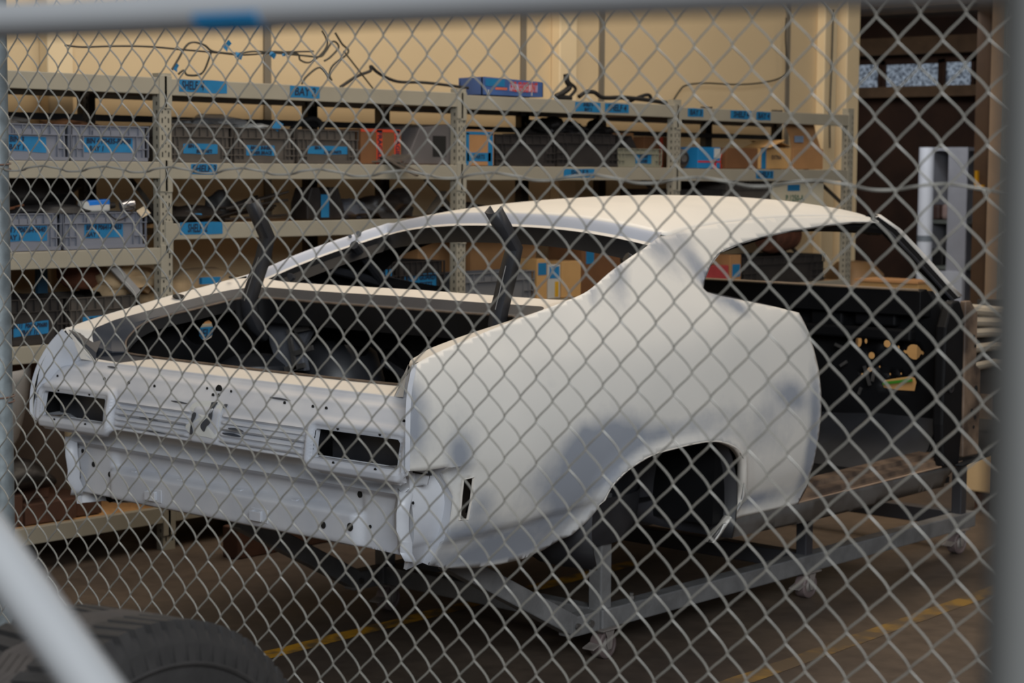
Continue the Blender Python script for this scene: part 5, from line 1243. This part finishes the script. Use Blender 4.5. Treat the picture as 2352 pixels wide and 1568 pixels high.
# galvanised post at the left with tie wire
pp = pt(-3, 640, 1, FY+.03)
mb = MB(); mb.tube([(pp[0]-.0, pp[1], FZ), (pp[0]+.0, pp[1], 2.05)], .021, 24); mb.build('post', M_POST, fence, smooth=True, ang=60)
for py in (930, 390):
    z = pt(0, py, 1, FY)[2]; mb = MB(); mb.tube([(pp[0]+.024*math.cos(a), pp[1]+.024*math.sin(a), z+.0015*a) for a in np.linspace(0, 2*math.pi*1.9, 40)], .0013, 5); mb.build('tie_wire', mat('rusty_wire', (112,84,70), .6), fence, smooth=True)
mb = MB(); mb.tube([(4.1, FY+.05, FZ), (4.1, FY+.05, 2.05)], .021, 16); mb.build('post', M_POST, fence, smooth=True)
mb = MB(); mb.tube([(pp[0], FY+.03, 2.02), (4.1, FY+.06, 2.02)], .018, 12); mb.build('top_rail', M_POST, fence, smooth=True)

# ================================================================== gate frame close to the lens (out of focus)
M_GATE = mat('painted_gate_steel', (138,139,140), .5, var=.03, metal=.0)
YG = -3.4
gate = thing('gate_frame', 'out of focus grey steel gate frame with top rail, diagonal brace and right stile', 'gate', (4.2, YG, FZ))
a = pt(-60, 52, 1, YG); b = pt(2330, -58, 1, YG); mb = MB(); R = .0092
mb.tube([a+(a-b)*.6, b+(b-a)*.10], R, 20)
mb.build('top_rail', M_GATE, gate, smooth=True)
c = pt(-40, 1222, 1, YG); d = pt(207, 1568, 1, YG); e = d+(d-c)*3.
st = 1-(c[0]-3.45)/(d[0]-c[0]+1e-9)
mb = MB(); mb.tube([c+(c-d)*2.2, d+(d-c)*5.5], .0135, 24); mb.build('diagonal_brace', M_GATE, gate, smooth=True)
f = pt(2372, 500, 1, YG); mb = MB(); mb.tube([(f[0], YG, FZ+.06), (f[0], YG, 1.60)], .0115, 20); mb.build('stile', mat('dark_gate_steel', (78,78,76), .6, var=.05), gate, smooth=True)
g = c+(c-d)*2.2; h = d+(d-c)*5.5
mb = MB(); mb.tube([(g[0], YG, FZ+.06), (g[0], YG, 1.62)], .0115, 16); mb.build('stile', M_GATE, gate, smooth=True)
mb = MB(); mb.tube([(g[0], YG, FZ+.08), (f[0], YG, FZ+.08)], .0115, 16); mb.build('bottom_rail', M_GATE, gate, smooth=True)
ta = pt(478, 60, 1, YG); tb_ = pt(625, 56, 1, YG)
mb = MB(); u = (b-a)/np.linalg.norm(b-a); n = 7; rows = []
for x in (ta, tb_):
    t = ((x-a) @ u); cc = a+u*t; rr = []
    for k in range(n):
        an = math.radians(-130+k*20); rr.append(cc+np.array([0,-math.cos(an)*0,0])+np.array([0, -math.cos(an+0)*R*1.06, math.sin(an)*R*1.06]))
    rows.append(rr)
mb.strip(rows); mb.build('blue_tape', M_TAPE, gate, solid=(.0006, 1), recalc=False)

# ================================================================== tyre in front of the fence
M_TYRE = mat('tyre_rubber', (44,42,41), .75, var=.15, vscale=20, bump=.1, bscale=60)
M_TYRED = mat('tyre_dusty', (66,60,56), .85, var=.1, vscale=20)
tc0 = pt(208, 1418, 1, -2.53); R0 = .40; cc = Vector((tc0[0], tc0[1], tc0[2]-R0))
hd = math.radians(77); ax = Vector((math.sin(hd), math.cos(hd), 0)); 
ty = thing('tyre', 'large chunky black off-road tyre standing upright in front of the fence at lower left', 'tyre', (cc.x, cc.y, cc.z-R0))
mb = MB(); Wd = .10
st = thing('timber_stand', 'low timber stand under the upright off-road tyre', 'stand', (cc.x, cc.y, FZ))
for dx in (-.07, .07):
    sb = MB(); sb.box((cc.x+dx-.05, cc.y-.28, FZ), (cc.x+dx+.05, cc.y+.28, cc.z-R0-.03)); sb.build('bearer', M_WOOD, st, bevel=.005)
sb = MB(); sb.box((cc.x-.16, cc.y-.28, cc.z-R0-.03), (cc.x+.16, cc.y+.28, cc.z-R0)); sb.build('top_board', M_WOOD, st, bevel=.004)
prof = [(R0*.55,-Wd*.8),(R0*.60,-Wd),(R0*.80,-Wd*1.08),(R0*.93,-Wd),(R0*.972,-Wd*.9),(R0*.982,0),(R0*.972,Wd*.9),(R0*.93,Wd),(R0*.80,Wd*1.08),(R0*.60,Wd),(R0*.55,Wd*.8)]
mb.lathe(prof, cc, ax, 96); mb.build('carcass', M_TYRE, ty, smooth=True, ang=60)
mb = MB(); uu = Vector((0,0,1)); vv = ax.cross(uu)
NL = 84
for i in range(NL):
    for s in (1, -1):
        a0 = 2*math.pi*i/NL; a1 = a0+2*math.pi/NL*.62
        def P(a, r, w): return cc+(uu*math.cos(a)+vv*math.sin(a))*r+ax*w
        vs = [P(a0,R0*.93,s*(Wd*1.0)), P(a1,R0*.93,s*(Wd*1.0)), P(a1,R0,s*Wd*.86), P(a0,R0,s*Wd*.86), P(a0+.02,R0,s*Wd*.25), P(a1+.02,R0,s*Wd*.25), P(a0,R0*.87,s*Wd*1.07), P(a1,R0*.87,s*Wd*1.07)]
        vs2 = [P(a0,R0*.95,s*Wd*.8), P(a1,R0*.95,s*Wd*.8), P(a0+.02,R0*.97,s*Wd*.25), P(a1+.02,R0*.97,s*Wd*.25)]
        mb.add(vs+vs2, [(0,1,2,3),(3,2,5,4),(6,7,1,0),(0,3,8),(1,9,2),(3,4,10,8),(2,9,11,5),(4,5,11,10)])
mb.build('tread_lugs', M_TYRE, ty)
mb = MB(); n = 140
for w0 in (-.18,-.06,.06,.18):
    P_ = []
    for i in range(n): a_ = 2*math.pi*i/n; P_.append(cc+(uu*math.cos(a_)+vv*math.sin(a_))*(R0*.985)+ax*(w0*Wd*1.1+.005*math.sin(i*1.57)))
    mb.tube(P_, .007, 5, closed=True)
mb.build('tread_rib', M_TYRED, ty)
mb = MB()
for r in (.70,.76,.86): mb.lathe([(R0*r,Wd*1.075),(R0*(r+.008),Wd*1.095),(R0*(r+.016),Wd*1.075)], cc, ax, 96)
mb.build('sidewall_ring', M_TYRE, ty, smooth=True)
mb = MB(); mb.lathe([(0,Wd*.2),(R0*.3,Wd*.2),(R0*.5,Wd*.55),(R0*.56,Wd*.85),(R0*.56,-Wd*.85),(R0*.5,-Wd*.55),(0,-Wd*.5)], cc, ax, 48); mb.build('wheel_rim', mat('steel_rim', (90,90,92), .4, metal=.5), ty, smooth=True, ang=30)
